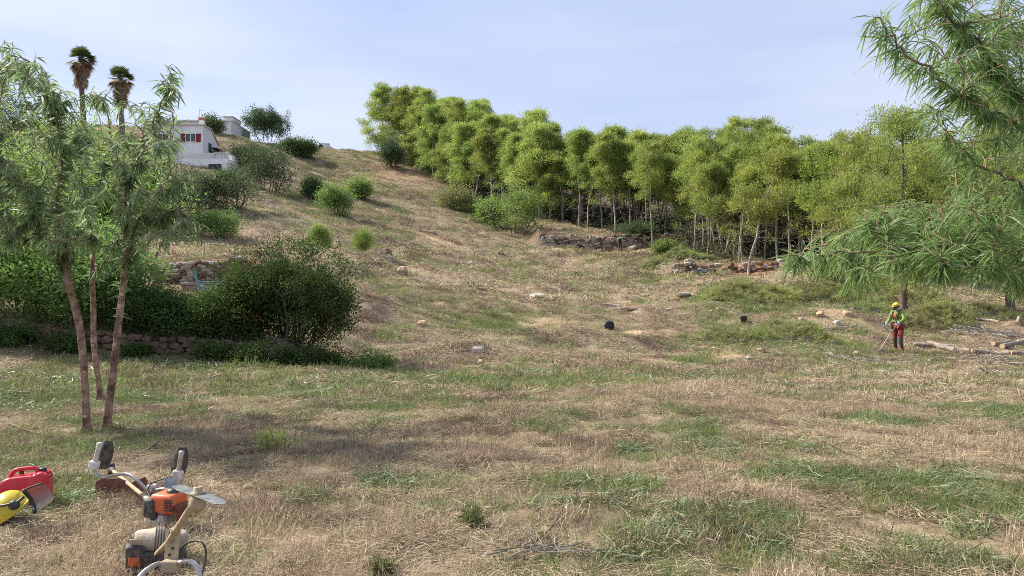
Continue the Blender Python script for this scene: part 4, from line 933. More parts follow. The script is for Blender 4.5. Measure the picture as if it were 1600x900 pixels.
def house_rear():
    d = 124.0; fx = lambda px, dd=d: (px - CX) / F * dd; fz = lambda py, dd=d: EYE + (HY - py) / F * dd
    x0, x1 = fx(225), fx(361); zb = fz(225); zt = fz(190)
    t = thing('white_house', 'white flat roofed house on the ridge behind the chimney house', 'house', ((x0 + x1) / 2, d, zb))
    mb = MB(); box(mb, x0, x1, d, d + 9, zb - 4, zt, bev=.03); w = wpart(mb, 'wall', M['white'], t)
    mb = MB(); box(mb, x0 - .15, x1 + .05, d - .18, d + 9.1, zt + .003, zt + .28, bev=.03); wpart(mb, 'roof_parapet', M['white'], t)
    mb = MB(); box(mb, fx(347), x1 + .2, d + .5, d + 4, zt + .283, fz(182), bev=.03); s = wpart(mb, 'stair_tower', M['white'], t)
    mb = MB(); box(mb, fx(346.5), x1 + .25, d + .35, d + 4.1, fz(182) + .003, fz(182) + .12); wpart(mb, 'tower_cap', M['trim'], s)
    for a in (240, 262, 288, 322):
        mb = MB(); box(mb, fx(a), fx(a) + 1.3, d - .03, d + .1, zt - 1.9, zt - .7); ww = wpart(mb, 'window', M['dark'], t)
        mb = MB(); box(mb, fx(a) + .06, fx(a) + 1.24, d - .05, d - .033, zt - 1.84, zt - .76); wpart(mb, 'pane', M['glass'], ww)
house_rear()
def house_ridge():
    d = 141.0; fx = lambda px: (px - CX) / F * d; fz = lambda py: EYE + (HY - py) / F * d
    zb = fz(240); t = thing('white_house', 'small far white house with an arch peeping over the ridge', 'house', (fx(504), d, zb))
    mb = MB(); box(mb, fx(498), fx(511), d, d + 5, zb - 2, fz(223.5), bev=.03); wpart(mb, 'wall', M['white'], t)
    mb = MB(); box(mb, fx(484), fx(498) - .003, d + .6, d + 4, zb - 2, fz(225), bev=.03); wpart(mb, 'side_wing', M['white'], t)
    mb = MB(); box(mb, fx(508.5), fx(511.4), d + 1, d + 2, fz(223.5) + .003, fz(221.5)); wpart(mb, 'chimney', M['white'], t)
    c = fx(501); mb = MB(); a = np.linspace(0, math.pi, 12)
    extrude_poly(mb, [(.42 * math.cos(q), .42 * math.sin(q)) for q in a] + [(-.42, -1.0), (.42, -1.0)], (c, d - .01, fz(229)), EX, EZ, EY, .06); wpart(mb, 'arch', M['dark'], t)
    mb = MB(); prism_x(mb, fx(511) + .003, fx(521), [(d + .5, zb - 2), (d + 4, zb - 2), (d + 4, fz(229.5)), (d + .5, fz(231))]); wpart(mb, 'garden_wall', M['stone_w'], t)
    mb = MB(); box(mb, fx(512.5), fx(514.5), d + .42, d + .49, fz(231.0) - .7, fz(231.0) - .1); wpart(mb, 'window', M['dark'], t)
house_ridge()

# ------------------------------------------------------------------ stones
def stone_mesh(seed, mt='stone'):
    """angular, slightly worn block, about 90 triangles"""
    r = rngs(seed); bm = bmesh.new(); bmesh.ops.create_cube(bm, size=1)
    for v in bm.verts: v.co = Vector(tuple(np.array(v.co[:]) * r.uniform(.50, 1.0, 3)))
    bmesh.ops.bevel(bm, geom=bm.edges[:], offset=.17, segments=1, affect='EDGES', profile=.5)
    for v in bm.verts: v.co += Vector(tuple(r.normal(0, .038, 3)))
    bmesh.ops.triangulate(bm, faces=bm.faces[:])
    me = bpy.data.meshes.new('stone'); bm.to_mesh(me); bm.free(); me.materials.append(M[mt])
    co = np.array([v.co[:] for v in me.vertices]); sp = co.max(0) - co.min(0)
    for v in me.vertices: v.co = Vector(tuple((np.array(v.co[:]) - (co.max(0) + co.min(0)) / 2) / sp))   # unit box
    return me
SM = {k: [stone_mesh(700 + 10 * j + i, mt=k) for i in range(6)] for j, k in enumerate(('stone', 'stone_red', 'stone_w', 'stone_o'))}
def stone_wall(label, ax, ay, bx, by, h, sz, kinds, seed, miss=.08, group=None):
    """dry-stone wall from a to b: every stone its own part, laid in uneven courses against the bank"""
    r = rngs(seed); L = math.hypot(bx - ax, by - ay); tx, ty = (bx - ax) / L, (by - ay) / L; rz = math.atan2(ty, tx)
    fx_, fy_ = ty, -tx; gz0 = hz(ax + fx_ * .3, ay + fy_ * .3)
    t = thing('dry_stone_wall', label, 'wall', (ax, ay, gz0)); n = 0
    z = 0.0
    while z < h:
        ch = sz * r.uniform(.42, .70); u = -r.uniform(0, .2)
        while u < L:
            w_ = sz * r.uniform(.7, 1.7); px_, py_ = ax + tx * (u + w_ / 2), ay + ty * (u + w_ / 2)
            top = h * (.80 + .40 * fbm(np.array([u * .35 + seed]), np.array([.5]), seed, 2)[0])
            if z < top and (r.uniform() > miss or z < .05):
                g = hz(px_ + fx_ * .32, py_ + fy_ * .32); k = kinds[int(r.integers(0, len(kinds)))]
                o = link('stone', SM[k][int(r.integers(0, 6))], t); hh = ch * r.uniform(.95, 1.2); dd = sz * r.uniform(.8, 1.3)
                o.location = (px_ + fx_ * r.uniform(-.02, .06) - ax, py_ + fy_ * r.uniform(-.02, .06) - ay, g + z + hh * .42 - gz0)
                o.rotation_euler = (r.normal(0, .10), r.normal(0, .09), rz + (math.pi if r.uniform() < .5 else 0) + r.normal(0, .1)); o.scale = (w_ * 1.10, dd, hh * 1.12); n += 1
            u += w_ * .98
        z += ch * .92
    return n
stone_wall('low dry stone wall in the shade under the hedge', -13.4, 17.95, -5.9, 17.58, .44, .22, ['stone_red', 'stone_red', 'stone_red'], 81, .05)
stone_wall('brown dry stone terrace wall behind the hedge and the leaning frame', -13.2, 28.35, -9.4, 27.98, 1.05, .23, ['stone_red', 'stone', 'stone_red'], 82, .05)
stone_wall('pale dry stone terrace wall beside the far worker', 3.0, 78.5, 18.3, 78.5, 1.30, .36, ['stone', 'stone_w', 'stone', 'stone_red'], 83, .25)
stone_wall('low rubble stone bank below the pines', 12.2, 58.35, 21.0, 55.1, .70, .38, ['stone', 'stone_red', 'stone_w'], 84, .25)
def rock(px, py, wpx, hpx, kind, label, seed, group=None):
    r = rngs(seed); p = hit(px, py); w_ = wpx / F * p[1]; h_ = hpx / F * p[1] * 1.15
    o = link('rock', SM[kind][seed % 6]); o.location = (p[0], p[1], p[2] + h_ * .16); o.scale = (w_, w_ * r.uniform(.6, .9), h_); o.rotation_euler = (r.normal(0, .12), r.normal(0, .12), r.choice([0, math.pi]) + r.normal(0, .3))
    tag(o, label, 'rock', group)
for i, a in enumerate([(628, 430, 20, 16, 'stone_o', 'upright ochre boulder below the lone lime sapling'), (660, 511, 17, 13, 'stone_o', 'orange tinted boulder alone in the middle of the mown slope'), (747, 550, 20, 12, 'stone_w', 'pale grey boulder on the edge of the shade of the large shrub'), (752, 572, 13, 15, 'stone_o', 'small ochre stone in front of the pale grey boulder'),
                       (602, 400, 22, 16, 'stone_red', 'brown boulder beside the lone lime sapling'), (608, 408, 12, 9, 'stone_w', 'small pale stone beside the brown boulder'), (590, 408, 9, 7, 'stone_w', 'smallest pale stone near the brown boulder'), (420, 318, 10, 8, 'stone_w', 'white stone below the wide dark shrub'), (424, 325, 12, 4, 'stone_w', 'flat white stone below the wide dark shrub'),
                       (958, 480, 46, 6, 'stone_w', 'long pale flat rock slab in the mown slope'), (985, 486, 34, 5, 'stone_w', 'flat rock slab adjoining the long slab'), (838, 463, 24, 5, 'stone_w', 'flat pale rock uphill of the long slab'), (1068, 463, 24, 5, 'stone_w', 'flat pale rock between the long slab and the cut branches'), (1046, 486, 12, 4, 'stone_w', 'small flat rock beside the adjoining slab'),
                       (1117, 551, 18, 11, 'stone_o', 'ochre rock on the stony patch below the cut branches'), (1188, 551, 18, 11, 'stone_o', 'pointed ochre rock on the stony patch'), (1172, 562, 12, 8, 'stone_w', 'pale stone at the front of the stony patch'), (1338, 555, 14, 9, 'stone_o', 'ochre stone lying left of the worker\'s feet'), (1281, 496, 14, 9, 'stone_o', 'ochre stone on the earth mound'), (1308, 508, 12, 9, 'stone_w', 'pale stone on the front of the earth mound'), (1252, 502, 9, 7, 'stone_w', 'small pale stone at the tip of the earth mound'), (1325, 496, 16, 9, 'stone_o', 'wide ochre stone on the earth mound'),
                       (1075, 423, 16, 12, 'stone_w', 'pale boulder at the start of the rubble bank'), (1098, 425, 14, 10, 'stone_w', 'second pale boulder along the rubble bank'), (1058, 428, 10, 7, 'stone', 'grey stone below the first pale boulder of the bank'), (989, 391, 13, 9, 'stone_w', 'large pale rounded stone near the far worker'), (735, 413, 10, 5, 'stone_w', 'small pale stone in the slope between sapling and stone wall'), (782, 398, 12, 6, 'stone', 'grey stone showing in the low mound of cuttings'),
                       (435, 240, 12, 6, 'stone_w', 'pale stone under the shrub near the ridge'), (1140, 566, 10, 5, 'stone', 'grey stone on the stony patch'), (1222, 556, 9, 6, 'stone_w', 'small pale stone beyond the stony patch')]):
    rock(*a, seed=900 + i)
# ------------------------------------------------------------------ felled timber and brush
def log(p0, p1, r0, r1, label, seed, group=None):
    r = rngs(seed); p0 = np.asarray(p0, float); p1 = np.asarray(p1, float)
    t = thing('log', label, 'log', tuple((p0 + p1) / 2), group=group); k = 7
    u = np.linspace(0, 1, k)[:, None]; pts = p0 + (p1 - p0) * u; pts[1:-1] += r.normal(0, .012, (k - 2, 3))
    mb = MB(); tube(mb, pts, np.linspace(r0, r1, k) * (1 + r.normal(0, .05, k)), 11, caps=False); wpart(mb, 'bark', M['bark_log'], t, True)
    for p, q, rr in ((p0, p0 - p1, r0), (p1, p1 - p0, r1)):
        mb = MB(); q = norm(q); lathe(mb, p, q, [(-.01, rr * 1.0), (.004, rr * .97), (.006, rr * .5), (.006, .001)], 11); wpart(mb, 'cut_end', M['wood'], t)
def lay(px, py, up=0.0): p = hit(px, py); p[2] += up; return p
def logs():
    G = 'logs sawn from one trunk, lying end to end'
    row = [(1484, 549), (1517, 552), (1549, 554), (1579, 555), (1612, 556), (1650, 557)]
    P = [lay(a, b, .07) for a, b in row]
    L = ['thicker pale barked log lying first in the row of sawn logs', 'short log lying second in the row of sawn logs', 'log in the middle of the row of sawn logs', 'log lying fourth in the row of sawn logs', 'log closing the row of sawn logs']
    for i in range(5):
        a, b = P[i], P[i + 1]; d = norm(b - a); log(a + d * .02, b - d * .05, .080 - .005 * i, .076 - .005 * i, L[i], 30 + i, G)
    for k, (a, b, up, rr, lb) in enumerate([((1428, 543), (1486, 546), .10, .10, 'weathered log lying just behind the worker\'s boots'), ((1452, 541), (1492, 553), .16, .11, 'grey log crossing the start of the row of logs'), ((1552, 541), (1582, 538), .10, .09, 'log lying behind the row, showing its orange end'), ((1566, 546), (1596, 541), .13, .11, 'thick short log with a round yellow cut face'), ((1590, 537), (1640, 536), .11, .11, 'pale log lying furthest back in the timber heap'),
                                            ((1524, 509), (1560, 512), .30, .08, 'thin log on top of the brush heap'), ((1590, 512), (1592, 505), .20, .10, 'upright stump end standing beside the leaning pine trunk'), ((1452, 566), (1486, 563), .06, .05, 'thin pole lying in front of the row of logs'), ((1540, 570), (1610, 573), .06, .055, 'long thin pole lying in front of the timber heap')]):
        log(lay(*a, up * .8), lay(*b, up * .8), rr * .8, rr * .74, lb, 50 + k)
logs()
def twigs(mb, r, n, c, rx, ry, h, L, r0, up=.25):
    """loose bundle of bent dead branches lying on the ground around c"""
    for k in range(n):
        a = r.uniform(0, 6.28); q = math.sqrt(r.uniform(0, 1)); x, y = c[0] + rx * q * math.cos(a), c[1] + ry * q * math.sin(a)
        dr = r.uniform(0, 6.28) if r.uniform() < .5 else r.normal(0, .35); ln = L * r.uniform(.5, 1.2); e = r.normal(0, up)
        dx, dy = math.cos(dr) * ln / 2, math.sin(dr) * ln / 2; pts = []
        for u in np.linspace(-1, 1, 5): pts.append((x + dx * u + r.normal(0, .04) * ln, y + dy * u + r.normal(0, .04) * ln, 0))
        pts = np.array(pts); pts[:, 2] = H(pts[:, 0], pts[:, 1]) + .03 + h * r.uniform(0, 1) * (1 - q) + np.maximum(0, e * np.linspace(-.5, .5, 5) * ln)
        tube(mb, pts, np.linspace(r0, r0 * .45, 5) * r.uniform(.6, 1.2), 5)
        if r.uniform() < .6:
            i = 2 + int(r.integers(0, 2)); b = pts[i] + np.array((r.normal(0, .3), r.normal(0, .3), abs(r.normal(.1, .12)))) * ln; frusta(mb, [pts[i]], [b], r0 * .5, r0 * .2, 4)
def brush_pile(px, py, wpx, depth, h, label, seed, green=1.0, nb=14, mt='pine_cut', L=1.4, r0=.018, blade=.16, wd=.016, ntw=26):
    r = rngs(seed); c = hit(px, py); rx = wpx / F * c[1] / 2
    t = thing('brush_pile', label, 'brush pile', tuple(c)); mb = MB(); twigs(mb, r, ntw, c, rx, depth / 2, h, L, r0); wpart(mb, 'branches', M['twig_pale'], t, True)
    if green:
        n = int(rx * depth * 48 * green) + 10; a = r.uniform(0, 6.28, n); q = np.sqrt(r.uniform(0, 1, n)); x = c[0] + rx * q * np.cos(a); y = c[1] + depth / 2 * q * np.sin(a)
        lump = fbm(x / .9, y / .9, seed, 3); z = H(x, y) + h * (1 - q ** 2) * lump * 2.4 + .04
        P = np.stack((x, y, z), -1); per = 60; B = np.repeat(P, per, 0); N = len(B); ang = np.repeat(r.uniform(0, 6.28, n), per); el = np.repeat(r.normal(.15, .3, n), per)
        ax = np.stack((np.cos(ang) * np.cos(el), np.sin(ang) * np.cos(el), np.sin(el)), -1); u = r.uniform(-.5, .5, (N, 1)) * .5
        fo = MB(); blades(fo, B + ax * u + r.normal(0, .03, (N, 3)), norm(ax * .8 + r.normal(0, .6, (N, 3)) + np.array([0, 0, .25])), blade * r.uniform(.6, 1.3, N), wd * r.uniform(.7, 1.3, N), r)
        wpart(fo, 'foliage', M[mt], t)
    return t
for k, a in enumerate([(1180, 470, 170, 3.2, .55, 'bright green heap of cut pine branches uphill of the black bucket', 1.0), (1290, 470, 130, 4.0, .50, 'greyish green heap of cut branches behind the earth mound', .6), (1255, 535, 150, 2.4, .45, 'long green heap of cut pine branches left of the worker', 1.0), (1150, 535, 130, 2.0, .30, 'flat dark green spread of cut branches beside the long heap', .7),
                       (1230, 520, 110, 1.8, .35, 'small lime green heap of cut tips above the long heap', .9), (1360, 490, 80, 2.5, .40, 'low olive heap of cut branches behind the worker', .7), (1460, 515, 110, 2.2, .70, 'rounded olive heap of cut branches beside the pine trunk', .9), (1550, 500, 120, 2.2, .45, 'thin olive heap of cut branches between the big pine trunks', .6),
                       (1060, 405, 120, 3.0, .5, 'light green scrub heap along the foot of the pale stone wall', .5), (1130, 395, 110, 2.6, .5, 'light green heap of cut scrub under the wood edge', .5), (1420, 470, 120, 3.0, .5, 'greyish heap of cut branches in the shade under the pines', .4)]):
    brush_pile(*a[:6], seed=1000 + k, green=a[6], wd=.016 if a[1] > 450 else .028, blade=.20 if a[1] > 450 else .26, ntw=40)
for k, a in enumerate([(1375, 569, 150, 1.0, .10, 'long strip of grey dead branches lying in front of the worker', 34), (1545, 566, 140, .9, .16, 'grey dead branches lying in front of the row of logs', 30), (1545, 525, 150, 1.6, .60, 'tangled brown heap of dead branches behind the row of logs', 60), (1300, 520, 90, 1.0, .15, 'bleached twigs beside the long green heap', 16), (1190, 455, 90, 2.0, .2, 'thin grey twigs lying on the bright green heap', 16), (1570, 590, 80, .7, .10, 'dark twigs on the grass in front of the timber heap', 12), (840, 868, 90, .3, .04, 'dark brown dead twigs in the dry straw', 10), (770, 318, 70, 2.5, .7, 'grey heap of dead branches at the foot of the wood', 40)]):
    brush_pile(*a[:6], seed=1050 + k, green=0, ntw=a[6], L=1.2 if a[1] < 600 else .5, r0=.017 if a[1] < 600 else .006)
brush_pile(1240, 402, 150, 4.0, .7, 'reddish brown heap of dry pine litter along the wood edge', 1090, green=.8, mt='rust', wd=.03, blade=.2, ntw=20)
brush_pile(450, 560, 190, 1.0, .35, 'brown twigs and cut stems under the large dark shrub', 1091, green=0, ntw=50, L=.7, r0=.012)
def stick(pts, r0, label):
    P = np.array([lay(a, b, u) for a, b, u in pts]); c = P.mean(0); o = MB(); tube(o, smooth_path(P - c, 4), np.linspace(r0, r0 * .5, (len(P) - 1) * 4 + 1), 7)
    ob = o.build('stick', M['bark_dark'], smooth=True); ob.location = tuple(c); tag(ob, label, 'stick')
stick([(14, 668, .05), (45, 679, .04), (84, 687, .03)], .016, 'dark forked stick lying beside the reddish trunk')
stick([(228, 710, .03), (245, 700, .06), (258, 690, .09)], .013, 'short stick with pale end behind the brushcutter handles')
stick([(1280, 690, .03), (1350, 722, .03), (1400, 735, .03)], .009, 'long thin pale stick in the mown straw')
stick([(1500, 798, .04), (1550, 815, .04), (1600, 830, .04)], .012, 'reddish brown stick lying among the cut leaves')
stick([(445, 765, .03), (475, 778, .03)], .008, 'thin white twig below the feathery weed')
stick([(525, 650, .04), (548, 668, .05), (570, 684, .04)], .010, 'bent dark twig across the brown patch')
stick([(1420, 867, .03), (1500, 876, .03)], .006, 'dark thin twig among cut leaves at the field bottom')
stick([(880, 800, .03), (860, 835, .04), (815, 872, .03)], .006, 'curved thin twig in the dry straw')

# ------------------------------------------------------------------ bag, bucket and the frame behind the hedge
M['black'] = rough_mat('black_plastic', (.012, .012, .014), (.03, .03, .032), 12, .45, spec=.5, dust=0.25)
M['blackcloth'] = rough_mat('black_cloth', (.012, .013, .018), (.032, .033, .042), 20, .85)
def backpack(px, py):
    p = hit(px, py); t = thing('backpack', 'black backpack left on the bare ochre patch of the slope', 'backpack', tuple(p)); t.scale = (.74,) * 3
    bm = bmesh.new(); bmesh.ops.create_cube(bm, size=1); bmesh.ops.subdivide_edges(bm, edges=bm.edges[:], cuts=5, use_grid_fill=True); r = rngs(5)
    for v in bm.verts:
        x, y, z = v.co; k = 1 - .35 * max(0, z) ** 1.5 * 2; q = norm(np.array((x, y, z))) * .55; m_ = .55
        x, y, z = x * (1 - m_) + q[0] * m_, y * (1 - m_) + q[1] * m_, z * (1 - m_) + q[2] * m_
        v.co = Vector((x * .50 * k + .02 * r.normal(), y * .34 * k, (z + .5) * .46))
    me = bpy.data.meshes.new('pack'); bm.to_mesh(me); bm.free(); me.materials.append(M['blackcloth'])
    for f in me.polygons: f.use_smooth = True
    link('pack_body', me, t)
    mb = MB(); obox(mb, (0, -.19, .15), EX, EY, EZ, (.14, .04, .10), 0, .03); mb.build('front_pocket', M['blackcloth'], t, True)
    for s_ in (-1, 1): mb = MB(); tube(mb, smooth_path([(s_ * .09, .12, .42), (s_ * .12, .22, .40), (s_ * .15, .26, .2), (s_ * .14, .17, .05)], 4), .014, 6); mb.build('strap', M['black'], t, True)
    mb = MB(); tube(mb, smooth_path([(-.05, .03, .43), (-.03, .03, .49), (.03, .03, .49), (.05, .03, .43)], 4), .008, 6); mb.build('carry_loop', M['black'], t, True)
backpack(952, 517)
def bucket(px, py):
    p = hit(px, py); t = thing('bucket', 'small black bucket standing beside the bright green heap', 'bucket', (p[0], p[1], p[2] - .01))
    mb = MB(); lathe(mb, (0, 0, 0), EZ, [(.0, .001), (0, .11), (.27, .145), (.28, .155), (.30, .155), (.30, .143), (.02, .10), (.02, .001)], 20); mb.build('pail', M['black'], t, True)
    mb = MB(); a = np.linspace(0, math.pi, 13); tube(mb, np.stack((.15 * np.cos(a), .10 * np.sin(a), .27 + .13 * np.sin(a)), -1), .005, 6); mb.build('bail_handle', M['steel'], t, True)
bucket(1162, 505)
M['bluepaint'] = rough_mat('faded_blue_green_paint', (.05, .16, .19), (.20, .34, .40), 8, .6)
M['mesh_grey'] = rough_mat('grey_wire', (.30, .34, .40), (.46, .50, .56), 10, .6)
M['brickp'] = rough_mat('old_render', (.22, .13, .11), (.38, .25, .21), 4, .9, .3)
def old_frame():
    p = ground_at(330, 25.5); x0, y0, z0 = p
    t = thing('metal_frame', 'faded blue green metal frame leaning behind the hedge', 'frame', tuple(p)); w_ = 25.5 / F
    def q(px, py, dy=0.0): return np.array(((px - CX) * w_, 25.5 + dy, EYE + (HY - py) * w_))
    zb = z0
    mb = MB(); tube(mb, [q(303, 420), q(308, 440), q(318, 462), np.r_[q(326, 480)[:2], zb]], .045, 6); wpart(mb, 'leg', M['bluepaint'], t)
    mb = MB(); tube(mb, [q(327, 436, .5), q(329, 455, .5), np.r_[q(333, 480, .5)[:2], zb]], .035, 6); wpart(mb, 'leg', M['bluepaint'], t)
    mb = MB(); tube(mb, [q(306, 441), q(355, 440)], .03, 6); wpart(mb, 'top_rail', M['bluepaint'], t)
    mb = MB(); tube(mb, [q(355, 440), np.r_[q(357, 480)[:2], zb]], .035, 6); wpart(mb, 'leg', M['bluepaint'], t)
    for k in range(9):
        mb = MB(); yy = 443 + k * 4; tube(mb, [q(309 + k * 1.7, yy, .02), q(355, yy, .02)], .016, 5); wpart(mb, 'slat', M['mesh_grey'], t)
    for k in range(11):
        mb = MB(); xx = 314 + k * 4; tube(mb, [q(xx, 442, .05), q(xx + 1, 478, .05)], .010, 4); wpart(mb, 'wire', M['mesh_grey'], t)
    g = ground_at(296, 25.9); t2 = thing('gate_pillar', 'short weathered pillar beside the blue green frame', 'pillar', (g[0], g[1], g[2] - .05)); zt = EYE + (HY - 444) / F * 25.9 - g[2]
    mb = MB(); box(mb, -.20, .20, -.2, .2, 0, zt, bev=.03); mb.build('shaft', M['brickp'], t2); mb = MB(); box(mb, -.23, .23, -.23, .23, zt + .053 - .05, zt + .10, bev=.02); mb.build('cap', M['stone'], t2)
old_frame()

# ------------------------------------------------------------------ tools in the foreground
M['alu'] = rough_mat('worn_aluminium', (.36, .34, .32), (.60, .57, .53), 25, .42, metal=.7, dust=0.5)
M['tan'] = rough_mat('dusty_tan_casting', (.33, .25, .15), (.52, .42, .28), 22, .7, .2, dust=0.4)
M['cream'] = rough_mat('dusty_cream_plastic', (.34, .28, .20), (.52, .45, .35), 14, .7, .2, dust=0.5)
M['orange'] = rough_mat('orange_plastic', (.56, .085, .022), (.72, .14, .04), 14, .5, spec=.4, dust=0.45)
M['blackd'] = rough_mat('dusty_black_plastic', (.018, .017, .018), (.075, .068, .062), 18, .6, dust=0.5)
M['guard'] = rough_mat('rusty_red_guard', (.10, .025, .015), (.21, .065, .04), 10, .6, .2, dust=0.4)
M['blade'] = rough_mat('worn_steel_blade', (.20, .22, .21), (.40, .42, .40), 22, .42, metal=.75, dust=0.35)
M['whiteg'] = rough_mat('grubby_white_plastic', (.50, .48, .45), (.74, .72, .68), 20, .55, dust=0.6)
M['red'] = rough_mat('red_plastic', (.60, .012, .035), (.72, .022, .055), 6, .38, .03, spec=.5, dust=0.18)
M['yellow'] = rough_mat('yellow_plastic', (.66, .50, .012), (.80, .63, .03), 8, .4, spec=.5, dust=0.25)
def visor_mat():
    m, n, l, b = mat('smoky_visor'); b.inputs['Base Color'].default_value = (.30, .25, .21, 1); b.inputs['Roughness'].default_value = .25
    no = nd(n, 'ShaderNodeTexNoise', Scale=9.0, Detail=5.0); mr = nd(n, 'ShaderNodeMapRange'); mr.inputs['To Min'].default_value = .45; mr.inputs['To Max'].default_value = .75
    l.new(no.outputs[0], mr.inputs['Value']); l.new(mr.outputs[0], b.inputs['Alpha']); return m
M['visor'] = visor_mat()

def hand_grip(t, p0, p1, side):
    """grip with trigger housing and black hand guard"""
    ax = norm(p1 - p0); L = np.linalg.norm(p1 - p0); u = norm(np.cross(ax, EY)); v = np.cross(u, ax)
    mb = MB(); lathe(mb, p0, ax, [(0, .001), (0, .018), (.02, .019), (L * .5, .016), (L * .85, .018), (L, .021), (L + .008, .012), (L + .008, .001)], 12); g = wpart(mb, 'grip', M['whiteg'] if side < 0 else M['alu'], t, True)
    mb = MB(); obox(mb, p0 + ax * .02, u, v, ax, (.034, .028, .032), 0, .010); wpart(mb, 'trigger_housing', M['whiteg'], t, True)
    mb = MB(); W_ = .075; q = 9
    rows = []
    for k in range(q):
        s = k / (q - 1); wd = W_ * (.55 + .75 * math.sin(math.pi * min(1, s * .9 + .08)) ** .7) * .62; row = []
        for a in np.linspace(-1, 1, 7): row.append(p0 + ax * (s * (L + .03) - .01) + u * (side * .028 + wd * a) + EY * (.035 + .030 * a * a))
        rows.append(row)
    V = np.array(rows).reshape(-1, 3); V = np.r_[V, V + EY * .006]; i = np.arange(6)[None] + (np.arange(q - 1) * 7)[:, None]; Q = np.stack((i, i + 1, i + 8, i + 7), -1).reshape(-1, 4)
    mb.add(V, quads=np.r_[Q, Q + q * 7]); wpart(mb, 'hand_guard', M['blackd'], t, True)
def brushcutter_back():
    base = W(262, 820, 5.3); base[2] = hz(base[0], base[1]); t = thing('brushcutter', 'brushcutter with orange engine and rust red guard lying on the straw', 'brushcutter', tuple(base))
    A, B = W(246, 795, 5.42), W(176, 735, 6.75); A[2] = max(A[2], hz(A[0], A[1]) + .12); B[2] = max(B[2], hz(B[0], B[1]) + .10); ax = norm(B - A); side = norm(np.cross(ax, EZ)); up = np.cross(side, ax)
    mb = MB(); tube(mb, [A + (B - A) * u for u in np.linspace(0, 1, 8)], .0155, 12); sh = wpart(mb, 'shaft', M['tan'], t, True)
    mb = MB(); tube(mb, [A + (B - A) * u for u in (.03, .10, .24)], [.028, .026, .020], 12); wpart(mb, 'shaft_sleeve', M['alu'], t, True)
    mb = MB(); obox(mb, A + ax * .10 - up * .01 - side * .02, ax, side, up, (.10, .028, .042), 0, .012); wpart(mb, 'clutch_cover', M['blackd'], t, True)
    # gear head
    mb = MB(); lathe(mb, B - ax * .05, ax, [(0, .018), (.03, .026), (.09, .030), (.12, .022), (.13, .001)], 12); lathe(mb, B + ax * .06 - up * .045, up, [(0, .001), (0, .024), (.05, .030), (.085, .030), (.10, .016), (.10, .001)], 12); wpart(mb, 'gear_head', M['blackd'], t, True)
    # guard: two rust red lobes below the shaft
    d0 = 6.25; gz = lambda px, py: W(px, py, d0)
    for poly, dy, nm in (([(150, 752), (158, 748), (186, 747), (200, 752), (203, 764), (200, 779), (176, 781), (154, 783), (150, 776)], 0, 'guard'), ([(201, 755), (218, 748), (230, 743), (235, 749), (233, 757), (224, 772), (204, 777)], -.05, 'guard_flap')):
        mb = MB(); c = gz(poly[0][0], poly[0][1]); c[1] += dy; ll = [((a - poly[0][0]) / F * d0, -(b - poly[0][1]) / F * d0) for a, b in poly]
        extrude_poly(mb, ll[::-1], c, EX, norm(np.array((0, .18, 1))), norm(np.array((0, 1, -.18))), .014, .004); wpart(mb, nm, M['guard'], t)
    mb = MB()
    for a, b in (((160, 756), (196, 772)), ((158, 770), (192, 757))): tube(mb, [gz(*a) - EY * .02, gz(*b) - EY * .02], .004, 5)
    wpart(mb, 'guard_ribs', M['guard'], t)
    # engine
    C = W(264, 806, 5.28); C[2] = max(C[2], hz(C[0], C[1]) + .15)
    X = norm(np.array((1, -.25, 0))); Y = np.cross(EZ, X)
    mb = MB(); obox(mb, C + EZ * .028, X, Y, EZ, (.092, .085, .068), 0, .026)
    cov = wpart(mb, 'engine_cover', M['orange'], t, True)
    mb = MB()
    for k in range(5): obox(mb, C + X * .062 + EZ * (-.005 + k * .017) - Y * .086, X, Y, EZ, (.030, .004, .0045), 0)
    wpart(mb, 'cooling_slots', M['blackd'], t)
    mb = MB(); lathe(mb, C + EZ * .085 + X * .03, EZ, [(0, .040), (.02, .040), (.036, .026), (.038, .001)], 14); wpart(mb, 'spark_cap', M['black'], t, True)
    mb = MB(); obox(mb, C - X * .088 + EZ * .0 - Y * .02, X, Y, EZ, (.042, .085, .066), 0, .02); wpart(mb, 'air_filter_cover', M['blackd'], t, True)
    mb = MB(); obox(mb, C - X * .055 - EZ * .085 - Y * .02, X, Y, EZ, (.075, .075, .042), 0, .022); tk = wpart(mb, 'fuel_tank', M['whiteg'], t, True)
    mb = MB(); lathe(mb, C - X * .045 - EZ * .052 - Y * .085, norm(-Y + EZ * .4), [(0, .026), (.02, .026), (.022, .001)], 14); wpart(mb, 'tank_cap', M['black'], tk, True)
    mb = MB(); obox(mb, C + X * .105 - EZ * .03, X, Y, EZ, (.022, .075, .055), 0, .012); wpart(mb, 'muffler', M['guard'], t, True)
    # handlebar
    hm = W(238, 772, 5.75); mb = MB(); lathe(mb, hm - EZ * .08, EZ, [(0, .001), (0, .030), (.12, .030), (.125, .034), (.15, .034), (.15, .022), (.13, .022), (.13, .001)], 14); wpart(mb, 'handlebar_mount', M['alu'], t, True)
    lp = [W(238, 766, 5.75), W(228, 763, 5.75), W(214, 750, 5.75), W(200, 741, 5.78), W(180, 742, 5.8), W(163, 746, 5.82), W(152, 743, 5.84), W(147, 734, 5.85)]
    rp = [W(238, 766, 5.75), W(255, 764, 5.68), W(266, 763, 5.64), W(273, 757, 5.62), W(275, 748, 5.62)]
    mb = MB(); tube(mb, smooth_path(lp, 5), .0125, 10); tube(mb, smooth_path(rp, 5), .0125, 10); wpart(mb, 'handlebar', M['alu'], t, True)
    hand_grip(t, W(146, 731, 5.85), W(156, 693, 5.85), -1); hand_grip(t, W(277, 746, 5.62), W(284, 706, 5.62), 1)
